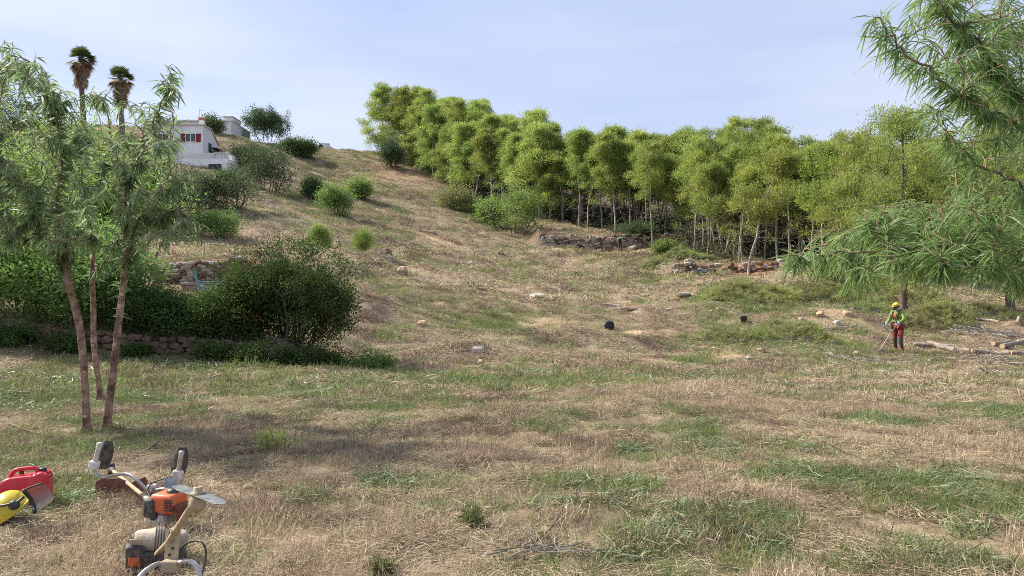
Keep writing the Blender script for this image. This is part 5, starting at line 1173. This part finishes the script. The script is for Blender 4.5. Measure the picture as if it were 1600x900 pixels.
    mb = MB(); tube(mb, smooth_path([W(272, 742, 5.60), W(255, 748, 5.60), W(237, 755, 5.62), W(231, 768, 5.6), W(240, 785, 5.5), W(254, 800, 5.38)], 6), .005, 6); wpart(mb, 'throttle_cable', M['black'], t, True)
    KEEP_OUT.append((C[0], C[1], .16))
brushcutter_back()
def brushcutter_front():
    base = W(235, 895, 4.5); base[2] = hz(base[0], base[1]); t = thing('brushcutter', 'upturned dusty brushcutter with its two toothed steel blade raised', 'brushcutter', tuple(base))
    E = W(243, 868, 4.5); G = W(304, 785, 3.62); ax = norm(G - E)
    S0 = W(262, 848, 4.22)
    mb = MB(); tube(mb, [E, S0, (S0 + G) / 2, G - ax * .03], [.016, .016, .017, .018], 14); wpart(mb, 'shaft', M['tan'], t, True)
    mb = MB(); lathe(mb, S0 + (G - S0) * .30, ax, [(0, .017), (0, .023), (.03, .024), (.035, .017)], 14); wpart(mb, 'shaft_clamp', M['tan'], t, True)
    bl0, bl1 = W(264, 757, 3.80), W(352, 786, 3.42); bx = norm(bl1 - bl0); bc = W(309, 772, 3.58); bn = norm(np.cross(norm(np.cross(EZ, bx)), bx)) * -1
    if bn[2] < 0: bn = -bn
    mb = MB(); gc = bc - bn * .055; lathe(mb, gc - bn * .018, bn, [(0, .001), (0, .030), (.02, .038), (.05, .036), (.066, .030), (.072, .020), (.073, .001)], 16)
    tube(mb, [G - ax * .05, G, gc], [.022, .028, .032], 14); wpart(mb, 'gear_head', M['tan'], t, True)
    by = np.cross(bn, bx); Lb = np.linalg.norm(bl1 - bl0) / 2
    prof = [(-1.0, .10), (-.86, .34), (-.5, .30), (-.2, .26), (.2, .26), (.55, .24), (.86, .12), (1.0, -.12), (.86, -.34), (.5, -.30), (.2, -.26), (-.2, -.26), (-.55, -.24), (-.86, -.12)]
    mb = MB(); extrude_poly(mb, [(a * Lb, b * .12) for a, b in prof][::-1], bc, bx, by, bn, .0045, .001); bl = wpart(mb, 'cutting_blade', M['blade'], t)
    mb = MB(); extrude_poly(mb, [(-.02, -.036), (.026, -.03), (.02, .036), (-.026, .03)], bc - bx * Lb * .99 + bn * .012, norm(bn * .9 - bx * .4), by, norm(np.cross(norm(bn * .9 - bx * .4), by)), .004, .001); wpart(mb, 'blade_tip', M['blade'], bl)
    mb = MB(); lathe(mb, bc, bn, [(.003, .034), (.007, .034), (.009, .020), (.032, .020), (.034, .017), (.034, .012), (.014, .012), (.014, .001)], 18); wpart(mb, 'blade_nut', M['tan'], t, True)
    # flat bracket with bolt holes
    P0, P1 = W(267, 878, 4.18), W(272, 826, 4.20); up = norm(P1 - P0); sx = norm(np.cross(EY, up)) * -1; ny = np.cross(sx, up)
    Lp = np.linalg.norm(P1 - P0); mb = MB(); hw = .036
    extrude_poly(mb, [(-hw, 0), (hw, 0), (hw, Lp * .86), (hw * .7, Lp), (-hw * .6, Lp), (-hw, Lp * .88)], P0, sx, up, ny, .020, .004); br = wpart(mb, 'handlebar_bracket', M['tan'], t)
    fr = -ny if ny[1] > 0 else ny
    for a, b in ((.012, .85), (.006, .22), (-.008, .42)):
        mb = MB(); lathe(mb, P0 + sx * a + up * Lp * b + fr * .0095, fr, [(0, .001), (.001, .008), (.003, .008), (.0031, .001)], 10); wpart(mb, 'bolt_hole', M['black'], br)
    mb = MB(); obox(mb, W(267, 884, 4.15), sx, ny, up, (.044, .036, .030), 0, .009); wpart(mb, 'handlebar_clamp', M['tan'], t, True)
    def gnd(px, py, d, up_=.02): p = W(px, py, d); p[2] = max(p[2], hz(p[0], p[1]) + up_); return p
    lp = [W(260, 882, 4.15), W(248, 881, 4.12), W(236, 886, 4.08), W(222, 897, 4.02), W(210, 915, 3.97), gnd(200, 938, 3.92), gnd(192, 950, 3.9)]
    rp = [W(274, 882, 4.15), W(290, 877, 4.12), W(302, 880, 4.09), W(310, 892, 4.06), W(314, 912, 4.03), gnd(317, 936, 4.0), gnd(320, 946, 3.98)]
    mb = MB(); tube(mb, smooth_path(lp, 6), .0135, 12); tube(mb, smooth_path(rp, 6), .0135, 12); wpart(mb, 'handlebar', M['alu'], t, True)
    # engine: cream shroud and black starter housing
    hA, hB = W(209, 862, 4.52), W(262, 860, 4.60); hx = norm(hB - hA); Lh = np.linalg.norm(hB - hA)
    hA[2] = hB[2] = max(hA[2], hz(hA[0], hA[1]) + .15)
    mb = MB(); lathe(mb, hA, hx, [(0, .001), (0, .050), (.015, .064), (Lh * .55, .072), (Lh * .58, .080), (Lh * .85, .080), (Lh, .055), (Lh, .001)], 20); wpart(mb, 'engine_shroud', M['cream'], t, True)
    mb = MB()
    for q in (.60, .68, .76, .84): lathe(mb, hA + hx * Lh * q, hx, [(0, .0795), (0, .0835), (.006, .0835), (.006, .0795)], 20)
    wpart(mb, 'cooling_fins', M['blackd'], t)
    mb = MB(); lathe(mb, hA - hx * .001, -hx, [(0, .046), (.010, .044), (.014, .030), (.010, .028), (.010, .001)], 18); wpart(mb, 'recoil_cover', M['blackd'], t, True)
    c = hA + hx * .035; mb = MB(); obox(mb, c + np.array((-.005, -.05, -.075)), hx, np.cross(EZ, hx), EZ, (.052, .055, .075), 0, .02); stt = wpart(mb, 'starter_housing', M['blackd'], t, True)
    mb = MB(); obox(mb, c + np.array((.015, -.108, -.085)), hx, np.cross(EZ, hx), EZ, (.030, .006, .026), 0, .004); lathe(mb, c + np.array((.015, -.112, -.083)), -EY, [(0, .022), (.006, .020), (.007, .012), (.004, .001)], 16); wpart(mb, 'orange_emblem', M['orange'], stt, True)
    mb = MB(); obox(mb, c + np.array((.01, -.073, .016)), hx, np.cross(EZ, hx), norm(EZ + [0, -.5, 0]), (.032, .004, .026), 0, .002); wpart(mb, 'cover_plate', M['cream'], t)
    mb = MB(); obox(mb, hB + np.array((.03, .02, -.02)), hx, np.cross(EZ, hx), EZ, (.075, .055, .050), 0, .02); wpart(mb, 'carburettor_housing', M['cream'], t, True)
    mb = MB(); obox(mb, hB + np.array((.02, .0, -.10)), hx, np.cross(EZ, hx), EZ, (.085, .07, .045), 0, .02); obox(mb, hA + np.array((.12, .0, -.10)), hx, np.cross(EZ, hx), EZ, (.08, .05, .045), 0, .015); wpart(mb, 'fuel_tank', M['blackd'], t, True)
    mb = MB(); tube(mb, smooth_path([W(277, 863, 4.3), W(289, 851, 4.28), W(303, 845, 4.25), W(315, 847, 4.22), W(321, 858, 4.2), W(321, 874, 4.18), W(317, 890, 4.15), W(314, 905, 4.1)], 6), .0058, 7); wpart(mb, 'throttle_cable', M['black'], t, True)
brushcutter_front()

def jerry_can():
    d = 6.0; p = W(41, 790, d); p[2] = hz(p[0], p[1]) - .01; t = thing('fuel_can', 'bright red plastic fuel can with moulded handle', 'fuel can', tuple(p), rz=.24); t.scale = (.93,) * 3
    k = d / F; Z = lambda py: (790 - py) * k + .005; X_ = lambda px: (px - 38) * k
    prof = [(3, 790), (2, 748), (5, 743), (15, 738), (22, 737.0), (48, 735.5), (54, 735), (60, 730.5), (69, 731), (74, 736), (75.5, 743), (74, 790)]
    mb = MB(); extrude_poly(mb, [(X_(a), Z(b)) for a, b in prof][::-1], (0, 0, 0), EX, EZ, EY, .17, .022); mb.build('can_body', M['red'], t, True)
    mb = MB(); pts = [(13, 740.0), (16, 735), (20, 729.5), (26, 727.0), (38, 726), (48, 725.5), (53, 727.5), (56, 732.5)]; tube(mb, smooth_path([(X_(a), 0, Z(b)) for a, b in pts], 5), .0175, 12); mb.build('handle', M['red'], t, True)
    mb = MB(); lathe(mb, (X_(63), 0, Z(731)), EZ, [(0, .030), (.006, .030), (.006, .026), (.022, .026), (.026, .020), (.026, .001)], 18)
    for a in range(12): obox(mb, (X_(63) + .0265 * math.cos(a * .5236), .0265 * math.sin(a * .5236), Z(731) + .014), (math.cos(a * .5236), math.sin(a * .5236), 0), (-math.sin(a * .5236), math.cos(a * .5236), 0), EZ, (.0025, .003, .008))
    mb.build('screw_cap', M['black'], t)
    mb = MB(); lathe(mb, (X_(28), .045, Z(737)), EZ, [(0, .018), (.03, .018), (.036, .012), (.036, .001)], 14); mb.build('vent_cap', M['black'], t, True)
    mb = MB(); extrude_poly(mb, [(X_(12), Z(780)), (X_(64), Z(780)), (X_(65), Z(752)), (X_(11), Z(752))], (0, -.087, 0), EX, EZ, EY, .006, .002); mb.build('moulded_panel', M['red'], t)
    KEEP_OUT.append((p[0], p[1], .12))
jerry_can()
def dome(mb, c, X, Y, Z, rx, ry, rz, th0=0, th1=math.pi / 2, n=20, m=10, open_a=None):
    V = []; ph = np.linspace(0, 2 * math.pi, n, endpoint=False)
    for a in np.linspace(th0, th1, m):
        V.append(c + (np.cos(ph) * math.sin(a) * rx)[:, None] * X + (np.sin(ph) * math.sin(a) * ry)[:, None] * Y + math.cos(a) * rz * Z)
    k = np.arange(n); q0 = np.stack((k, n + k, n + (k + 1) % n, (k + 1) % n), -1)
    mb.add(np.concatenate(V), quads=(q0[None] + (np.arange(m - 1) * n)[:, None, None]).reshape(-1, 4))
def helmet_ground():
    d = 5.55; c = W(14, 806, d); g = hz(c[0], c[1]); c[2] = g + .10; t = thing('safety_helmet', 'yellow safety helmet with smoky visor and ear muffs lying by the fuel can', 'helmet', (c[0], c[1], g))
    Z = norm(np.array((-.45, -.35, .80))); X = norm(np.cross(EY, Z)); Y = np.cross(Z, X)
    mb = MB(); dome(mb, c - Z * .02, X, Y, Z, .125, .150, .135, 0.02, 1.62, 24, 12); dome(mb, c - Z * .02, X, Y, Z, .120, .145, .130, 0.02, 1.62, 24, 12); lathe(mb, c - Z * .03, Z, [(0, .128), (.012, .130), (.012, .150), (0, .152), (0, .128)], 24); wpart(mb, 'shell', M['yellow'], t, True)
    # raised brim peak
    mb = MB(); e = W(20, 781, d - .03); extrude_poly(mb, [(-.06, -.03), (.02, -.05), (.035, .0), (.055, .055), (.02, .035)], e, norm(np.array((1, 0, .15))), norm(np.array((-.1, .3, 1))), norm(np.array((0, 1, -.3))), .006, .001); wpart(mb, 'brim', M['yellow'], t)
    mb = MB(); tube(mb, smooth_path([W(-8, 792, d - .16), W(10, 789, d - .18), W(26, 785, d - .16), W(37, 776, d - .12)], 5), .010, 8); wpart(mb, 'muff_arm', M['black'], t, True)
    mb = MB(); q = W(20, 790, d - .17); lathe(mb, q + EY * .02, -EY, [(-.01, .034), (.02, .034), (.034, .024), (.036, .001)], 16); wpart(mb, 'ear_muff', M['black'], t, True)
    # visor
    mb = MB(); rows = []
    o = W(47, 783, d - .10); ux = norm(np.array((.80, .25, .42))); uz = norm(np.array((-.42, .0, .80))); wn_ = norm(np.cross(ux, uz))
    for s in np.linspace(0, 1, 8):
        row = []
        for a in np.linspace(-1, 1, 11): row.append(o + ux * (s * .135) + uz * (a * .088 * (1 - .22 * s * s)) + wn_ * (.05 * a * a - .03))
        rows.append(row)
    V = np.array(rows).reshape(-1, 3); i = np.arange(10)[None] + (np.arange(7) * 11)[:, None]; mb.add(V, quads=np.stack((i, i + 1, i + 12, i + 11), -1).reshape(-1, 4)); wpart(mb, 'visor', M['visor'], t, True)
    mb = MB(); tube(mb, rows[0], .014, 8); wpart(mb, 'visor_band', M['black'], t, True)
    mb = MB(); tube(mb, [r_[-1] for r_ in rows], .007, 6); wpart(mb, 'visor_rim', M['blackd'], t, True)
    KEEP_OUT.append((c[0], c[1], .12))
helmet_ground()

# ------------------------------------------------------------------ workers
def skin(name, verts, edges, radii, m, parent, sub=2, root=0):
    me = bpy.data.meshes.new(name); me.from_pydata([tuple(v) for v in verts], edges, []); me.materials.append(m)
    o = link(name, me, parent); md = o.modifiers.new('skin', 'SKIN'); md.use_smooth_shade = True
    for i, s in enumerate(me.skin_vertices[0].data if len(me.skin_vertices) else []): pass
    if not len(me.skin_vertices):
        bm = bmesh.new(); bm.from_mesh(me); bm.verts.layers.skin.verify(); bm.to_mesh(me); bm.free()
    for i, s in enumerate(me.skin_vertices[0].data): s.radius = radii[i] if isinstance(radii[i], tuple) else (radii[i], radii[i]); s.use_root = (i == root)
    sd = o.modifiers.new('sub', 'SUBSURF'); sd.levels = sub; sd.render_levels = sub
    return o
M['skin'] = rough_mat('skin', (.42, .24, .16), (.50, .30, .21), 6, .6)
M['hivis'] = rough_mat('green_work_jacket', (.17, .26, .05), (.27, .37, .09), 9, .8, .3, dust=0.35)
M['redt'] = rough_mat('red_work_trousers', (.16, .014, .016), (.25, .026, .028), 9, .85, .3, dust=0.45)
M['glove'] = rough_mat('pale_work_glove', (.40, .40, .38), (.60, .60, .57), 20, .8)
M['palegreen'] = rough_mat('pale_green_shirt', (.25, .38, .15), (.38, .52, .24), 9, .85, .3)
M['orangeh'] = rough_mat('orange_helmet', (.62, .13, .03), (.74, .19, .06), 6, .45)
def worker(loc, rz, label, jacket, trouser, lower, boot, helm, pose, h=1.75):
    t = thing('person', label, 'person', tuple(loc), rz); k = h / 1.75; V = lambda x, y, z: (x * k, y * k, z * k)
    # faces +Y; joints
    hipL, hipR = V(-.10, 0, .92), V(.10, 0, .92)
    if pose == 'work':
        J = dict(pel=V(0, 0, .97), ab=V(0, .01, 1.12), ch=V(0, .05, 1.32), nk=V(0, .08, 1.47), hd=V(0, .13, 1.60), top=V(0, .14, 1.68), kL=V(-.13, .08, .50), aL=V(-.15, .02, .10), kR=V(.13, .02, .50), aR=V(.14, -.06, .10),
                 sL=V(-.19, .05, 1.40), eL=V(-.30, .12, 1.16), hL=V(-.24, .36, 1.04), sR=V(.19, .05, 1.40), eR=V(.31, .04, 1.15), hR=V(.27, .27, 1.00))
    else:
        J = dict(pel=V(0, 0, .97), ab=V(0, .01, 1.12), ch=V(0, .03, 1.33), nk=V(0, .05, 1.48), hd=V(.02, .09, 1.61), top=V(.02, .10, 1.68), kL=V(-.12, .03, .50), aL=V(-.12, -.03, .10), kR=V(.12, .08, .50), aR=V(.13, .03, .10),
                 sL=V(-.19, .03, 1.41), eL=V(-.27, .0, 1.14), hL=V(-.30, .08, .90), sR=V(.19, .03, 1.41), eR=V(.26, .01, 1.14), hR=V(.28, .10, .90))
    names = ['pel', 'ab', 'ch', 'nk', 'hd', 'top', 'kL', 'aL', 'kR', 'aR', 'sL', 'eL', 'hL', 'sR', 'eR', 'hR']
    vs = [J[n] for n in names] + [hipL, hipR, tuple(np.array(J['aL']) + np.array(V(0, .13, -.05))), tuple(np.array(J['aR']) + np.array(V(0, .13, -.05)))]
    ix = {n: i for i, n in enumerate(names)}; ix.update(pL=16, pR=17, fL=18, fR=19)
    ed = [('pel', 'ab'), ('ab', 'ch'), ('ch', 'nk'), ('nk', 'hd'), ('hd', 'top'), ('pel', 'pL'), ('pL', 'kL'), ('kL', 'aL'), ('aL', 'fL'), ('pel', 'pR'), ('pR', 'kR'), ('kR', 'aR'), ('aR', 'fR'), ('ch', 'sL'), ('sL', 'eL'), ('eL', 'hL'), ('ch', 'sR'), ('sR', 'eR'), ('eR', 'hR')]
    rd = dict(pel=(.13, .10), ab=(.125, .095), ch=(.15, .105), nk=.052, hd=(.078, .095), top=(.06, .07), kL=.058, aL=.04, kR=.058, aR=.04, sL=.058, eL=.040, hL=.028, sR=.058, eR=.040, hR=.028, pL=.085, pR=.085, fL=.03, fR=.03)
    E = [(ix[a], ix[b]) for a, b in ed]; R = [None] * 20
    for n, i in ix.items(): R[i] = rd[n]
    # palm, four fingers and thumb on both hands
    for sgn, hnd, el in ((-1, 'hL', 'eL'), (1, 'hR', 'eR')):
        hp = np.array(J[hnd]); fw = norm(hp - np.array(J[el])); pa = hp + fw * .07 * k; vs.append(tuple(pa)); R.append((.036, .020)); pi = len(vs) - 1; E.append((ix[hnd], pi))
        lat = norm(np.cross(fw, EZ)); dn = norm(np.cross(lat, fw)); dn = dn if dn[2] < 0 else -dn
        for f, ln in zip((-.03, -.01, .01, .03), (.055, .065, .06, .045)):
            a = pa + lat * f * k + fw * ln * .55 * k; b = a + (fw * .35 + dn * .9) * ln * .6 * k; vs += [tuple(a), tuple(b)]; R += [.009, .008]; E += [(pi, len(vs) - 2), (len(vs) - 2, len(vs) - 1)]
        a = hp + fw * .03 * k - lat * sgn * .045 * k; b = a + (fw * .8 + dn * .5) * .04 * k; vs += [tuple(a), tuple(b)]; R += [.011, .009]; E += [(ix[hnd], len(vs) - 2), (len(vs) - 2, len(vs) - 1)]
    R = [tuple(np.array(q if isinstance(q, tuple) else (q, q)) * k) for q in R]
    skin('body', vs, E, R, M['skin'], t, 2)
    def sub(nm, chain, rads, m, sub_=2):
        ids = sorted({a for c in chain for a in c}, key=str); pts = [J[a] if isinstance(a, str) else a for a in ids]; im = {a: i for i, a in enumerate(ids)}
        e = [(im[c[i]], im[c[i + 1]]) for c in chain for i in range(len(c) - 1)]; return skin(nm, pts, e, [tuple(np.array(rads[a] if isinstance(rads[a], tuple) else (rads[a],) * 2) * k) for a in ids], m, t, sub_, im[chain[0][0]])
    J['pL'], J['pR'] = hipL, hipR
    wl_, wr_ = tuple(np.array(J['hL']) * .96 + np.array(J['eL']) * .04), tuple(np.array(J['hR']) * .96 + np.array(J['eR']) * .04); J['wL'], J['wR'] = wl_, wr_; J['nk2'] = tuple(np.array(J['nk']) * .8 + np.array(J['ch']) * .2); J['hem'] = tuple(np.array(J['pel']) + np.array(V(0, 0, -.02)))
    sub('jacket', [('ch', 'ab', 'hem'), ('ch', 'nk2'), ('ch', 'sL', 'eL', 'wL'), ('ch', 'sR', 'eR', 'wR')], dict(ch=(.172, .128), ab=(.15, .118), hem=(.158, .125), nk2=.072, sL=.078, eL=.060, wL=.044, sR=.078, eR=.060, wR=.044), jacket)
    mid = lambda a, b, f: tuple(np.array(J[a]) * (1 - f) + np.array(J[b]) * f)
    for s in 'LR': J['u' + s] = mid('k' + s, 'p' + s, .12); J['m' + s] = mid('k' + s, 'a' + s, .78); J['bt' + s] = mid('a' + s, 'k' + s, .34); J['to' + s] = tuple(np.array(J['a' + s]) + np.array(V(0, .15, -.055))); J['he' + s] = tuple(np.array(J['a' + s]) + np.array(V(0, -.02, -.04)))
    sub('trousers', [('pel', 'pL', 'uL', 'kL'), ('pel', 'pR', 'uR', 'kR')], dict(pel=(.145, .118), pL=.102, uL=.082, kL=.072, pR=.102, uR=.082, kR=.072), trouser)
    for s in 'LR':
        sub('gaiter', [('u' + s, 'k' + s, 'm' + s)], {'u' + s: .086, 'k' + s: .082, 'm' + s: .066}, lower, 2)
        sub('boot', [('bt' + s, 'he' + s, 'to' + s)], {'bt' + s: .064, 'he' + s: .060, 'to' + s: (.048, .042)}, boot, 2)
    # head: nose, eyes, ears, hair and helmet
    hd = np.array(J['hd']); mb = MB(); f = hd + np.array((0, .098, -.01)) * k
    for s in (-1, 1): dome(mb, hd + np.array((s * .032, .082, .012)) * k, EX, EZ, EY, .010, .008, .010, .02, 1.5, 8, 4)
    mb.build('eyes', M['black'], t, True)
    mb = MB(); lathe(mb, f, norm(np.array((0, 1, -.5))), [(-.01, .016), (.01, .013), (.022, .006), (.023, .001)], 8); mb.build('nose', M['skin'], t, True)
    mb = MB(); obox(mb, hd + np.array((0, .088, -.052)) * k, EX, EY, EZ, (.022, .006, .004), 0, .001); mb.build('mouth', M['shutter'], t)
    for s in (-1, 1): mb = MB(); dome(mb, hd + np.array((s * .074, 0, -.005)) * k, EZ, EY, EX * s, .030, .018, .012, .02, 1.5, 10, 4); mb.build('ear', M['skin'], t, True)
    mb = MB(); dome(mb, hd + np.array((0, -.015, .0)) * k, EX, EY, norm(np.array((0, -.6, .6))), .088, .098, .09, .02, 1.9, 16, 8); mb.build('hair', M['blackd'], t, True)
    tl = norm(np.array((0, .25, 1.0))); Yh = norm(np.cross(tl, EX)); mb = MB(); dome(mb, hd + np.array((0, .0, .035)) * k, EX, Yh, tl, .108, .130, .105, .02, 1.58, 22, 9)
    extrude_poly(mb, [(.10 * math.cos(a), .05 + .12 * math.sin(a)) for a in np.linspace(0, math.pi, 12)], hd + np.array((0, .02, .035)) * k, EX, Yh, tl, .010); hl = mb.build('helmet', helm, t, True)
    for s in (-1, 1): mb = MB(); lathe(mb, hd + np.array((s * .085, 0, 0)) * k, EX * s, [(0, .036), (.025, .036), (.035, .024), (.036, .001)], 12); mb.build('ear_muff', M['black'], t, True)
    return t, J, k
def to_world(t, p):
    c, s = math.cos(t.rotation_euler[2]), math.sin(t.rotation_euler[2]); p = np.asarray(p, float); return np.array((p[0] * c - p[1] * s, p[0] * s + p[1] * c, p[2])) + np.array(t.location)
def near_worker():
    p = ground_at(1404, 26.4); yaw = math.radians(118)     # faces the camera's side, turned to the left
    t, J, k = worker(p - [0, 0, .0], yaw, 'person in green jacket, red trousers and yellow helmet working with a brushcutter', M['hivis'], M['redt'], M['blackd'], M['redt'], M['yellow'], 'work')
    mb = MB(); dome(mb, np.array(J['hd']) + np.array((0, .06, -.02)), EX, EZ, EY, .085, .10, .09, .3, 1.5, 16, 6); mb.build('face_mesh_visor', M['blackd'], t, True)
    for s in (-1, 1):
        mb = MB(); tube(mb, smooth_path([(s * .12, -.12, 1.1), (s * .13, -.06, 1.38), (s * .12, .06, 1.49), (s * .11, .17, 1.36), (s * .06, .16, 1.14)], 5), .022, 8); mb.build('harness_strap', M['black'], t, True)
    mb = MB(); tube(mb, [(.165 * math.cos(a), .02 + .138 * math.sin(a), 1.06) for a in np.linspace(0, 2 * math.pi, 20)], .024, 8); mb.build('harness_belt', M['black'], t, True)
    mb = MB(); obox(mb, (0, .185, 1.30), EX, EY, EZ, (.055, .015, .06), 0, .012); mb.build('chest_plate', M['orange'], t, True)
    mb = MB(); obox(mb, (.20, -.02, .92), EX, EY, EZ, (.03, .10, .12), 0, .02); mb.build('hip_pad', M['black'], t, True)
    for s in 'LR':
        mb = MB(); c = np.array(J['h' + s]); f = norm(c - np.array(J['e' + s])); lathe(mb, c - f * .03, f, [(0, .046), (.05, .044), (.09, .050), (.13, .046), (.155, .026), (.16, .001)], 12); mb.build('glove', M['glove'], t, True)
    # his brushcutter
    g = ground_at(1374, 25.6); hR = to_world(t, np.array(J['hR']) + [0, .10, -.03]); hL = to_world(t, np.array(J['hL']) + [0, .10, -.03]); eng = to_world(t, (.36, -.42, 1.02)); tipp = np.array((g[0], g[1], g[2] + .10))
    b = thing('brushcutter', 'brushcutter held by the worker, its pale shaft reaching down to the grass', 'brushcutter', tuple(g)); ax = norm(tipp - eng)
    mb = MB(); tube(mb, [eng, (eng + tipp) / 2, tipp], .017, 8); wpart(mb, 'shaft', M['cream'], b, True)
    mb = MB(); u, v = frames(ax[None]); obox(mb, eng - ax * .1, ax, u[0], v[0], (.13, .11, .10), 0, .03); wpart(mb, 'engine', M['orange'], b, True)
    mb = MB(); obox(mb, eng - ax * .06 - EZ * .11, ax, u[0], v[0], (.09, .09, .05), 0, .02); wpart(mb, 'fuel_tank', M['whiteg'], b, True)
    m0 = eng + (tipp - eng) * .36; mb = MB(); tube(mb, smooth_path([hL + EZ * .02, hL - EZ * .08, m0 + EZ * .05, hR - EZ * .08, hR + EZ * .02], 6), .016, 8); wpart(mb, 'handlebar', M['alu'], b, True)
    for q in (hL, hR): mb = MB(); tube(mb, [q - EZ * .05, q + EZ * .10], .024, 8); wpart(mb, 'grip', M['black'], b, True)
    mb = MB(); lathe(mb, tipp, norm(ax + EZ * .4), [(-.06, .02), (0, .035), (.03, .03), (.03, .001)], 10); wpart(mb, 'gear_head', M['blackd'], b, True)
    mb = MB(); lathe(mb, tipp - EZ * .04, EZ, [(-.004, .001), (-.004, .13), (.0, .13), (.0, .001)], 18); wpart(mb, 'blade', M['blade'], b)
    mb = MB(); obox(mb, tipp - ax * .14 - EZ * .01, norm(np.cross(EZ, ax)), ax, EZ, (.14, .07, .012), 0, .006); wpart(mb, 'guard', M['blackd'], b, True)
near_worker()
def far_worker():
    p = ground_at(969, 76.3)
    t, J, k = worker(p, math.radians(-8), 'distant person seen from behind in pale green shirt and orange helmet by the stone wall', M['palegreen'], M['blackd'], M['blackd'], M['blackd'], M['orangeh'], 'walk', 1.72)
    mb = MB(); obox(mb, (-.02, -.17, 1.08), EX, EY, EZ, (.13, .06, .17), 0, .03); mb.build('back_pouch', M['blackcloth'], t, True)
far_worker()

scatter_all()
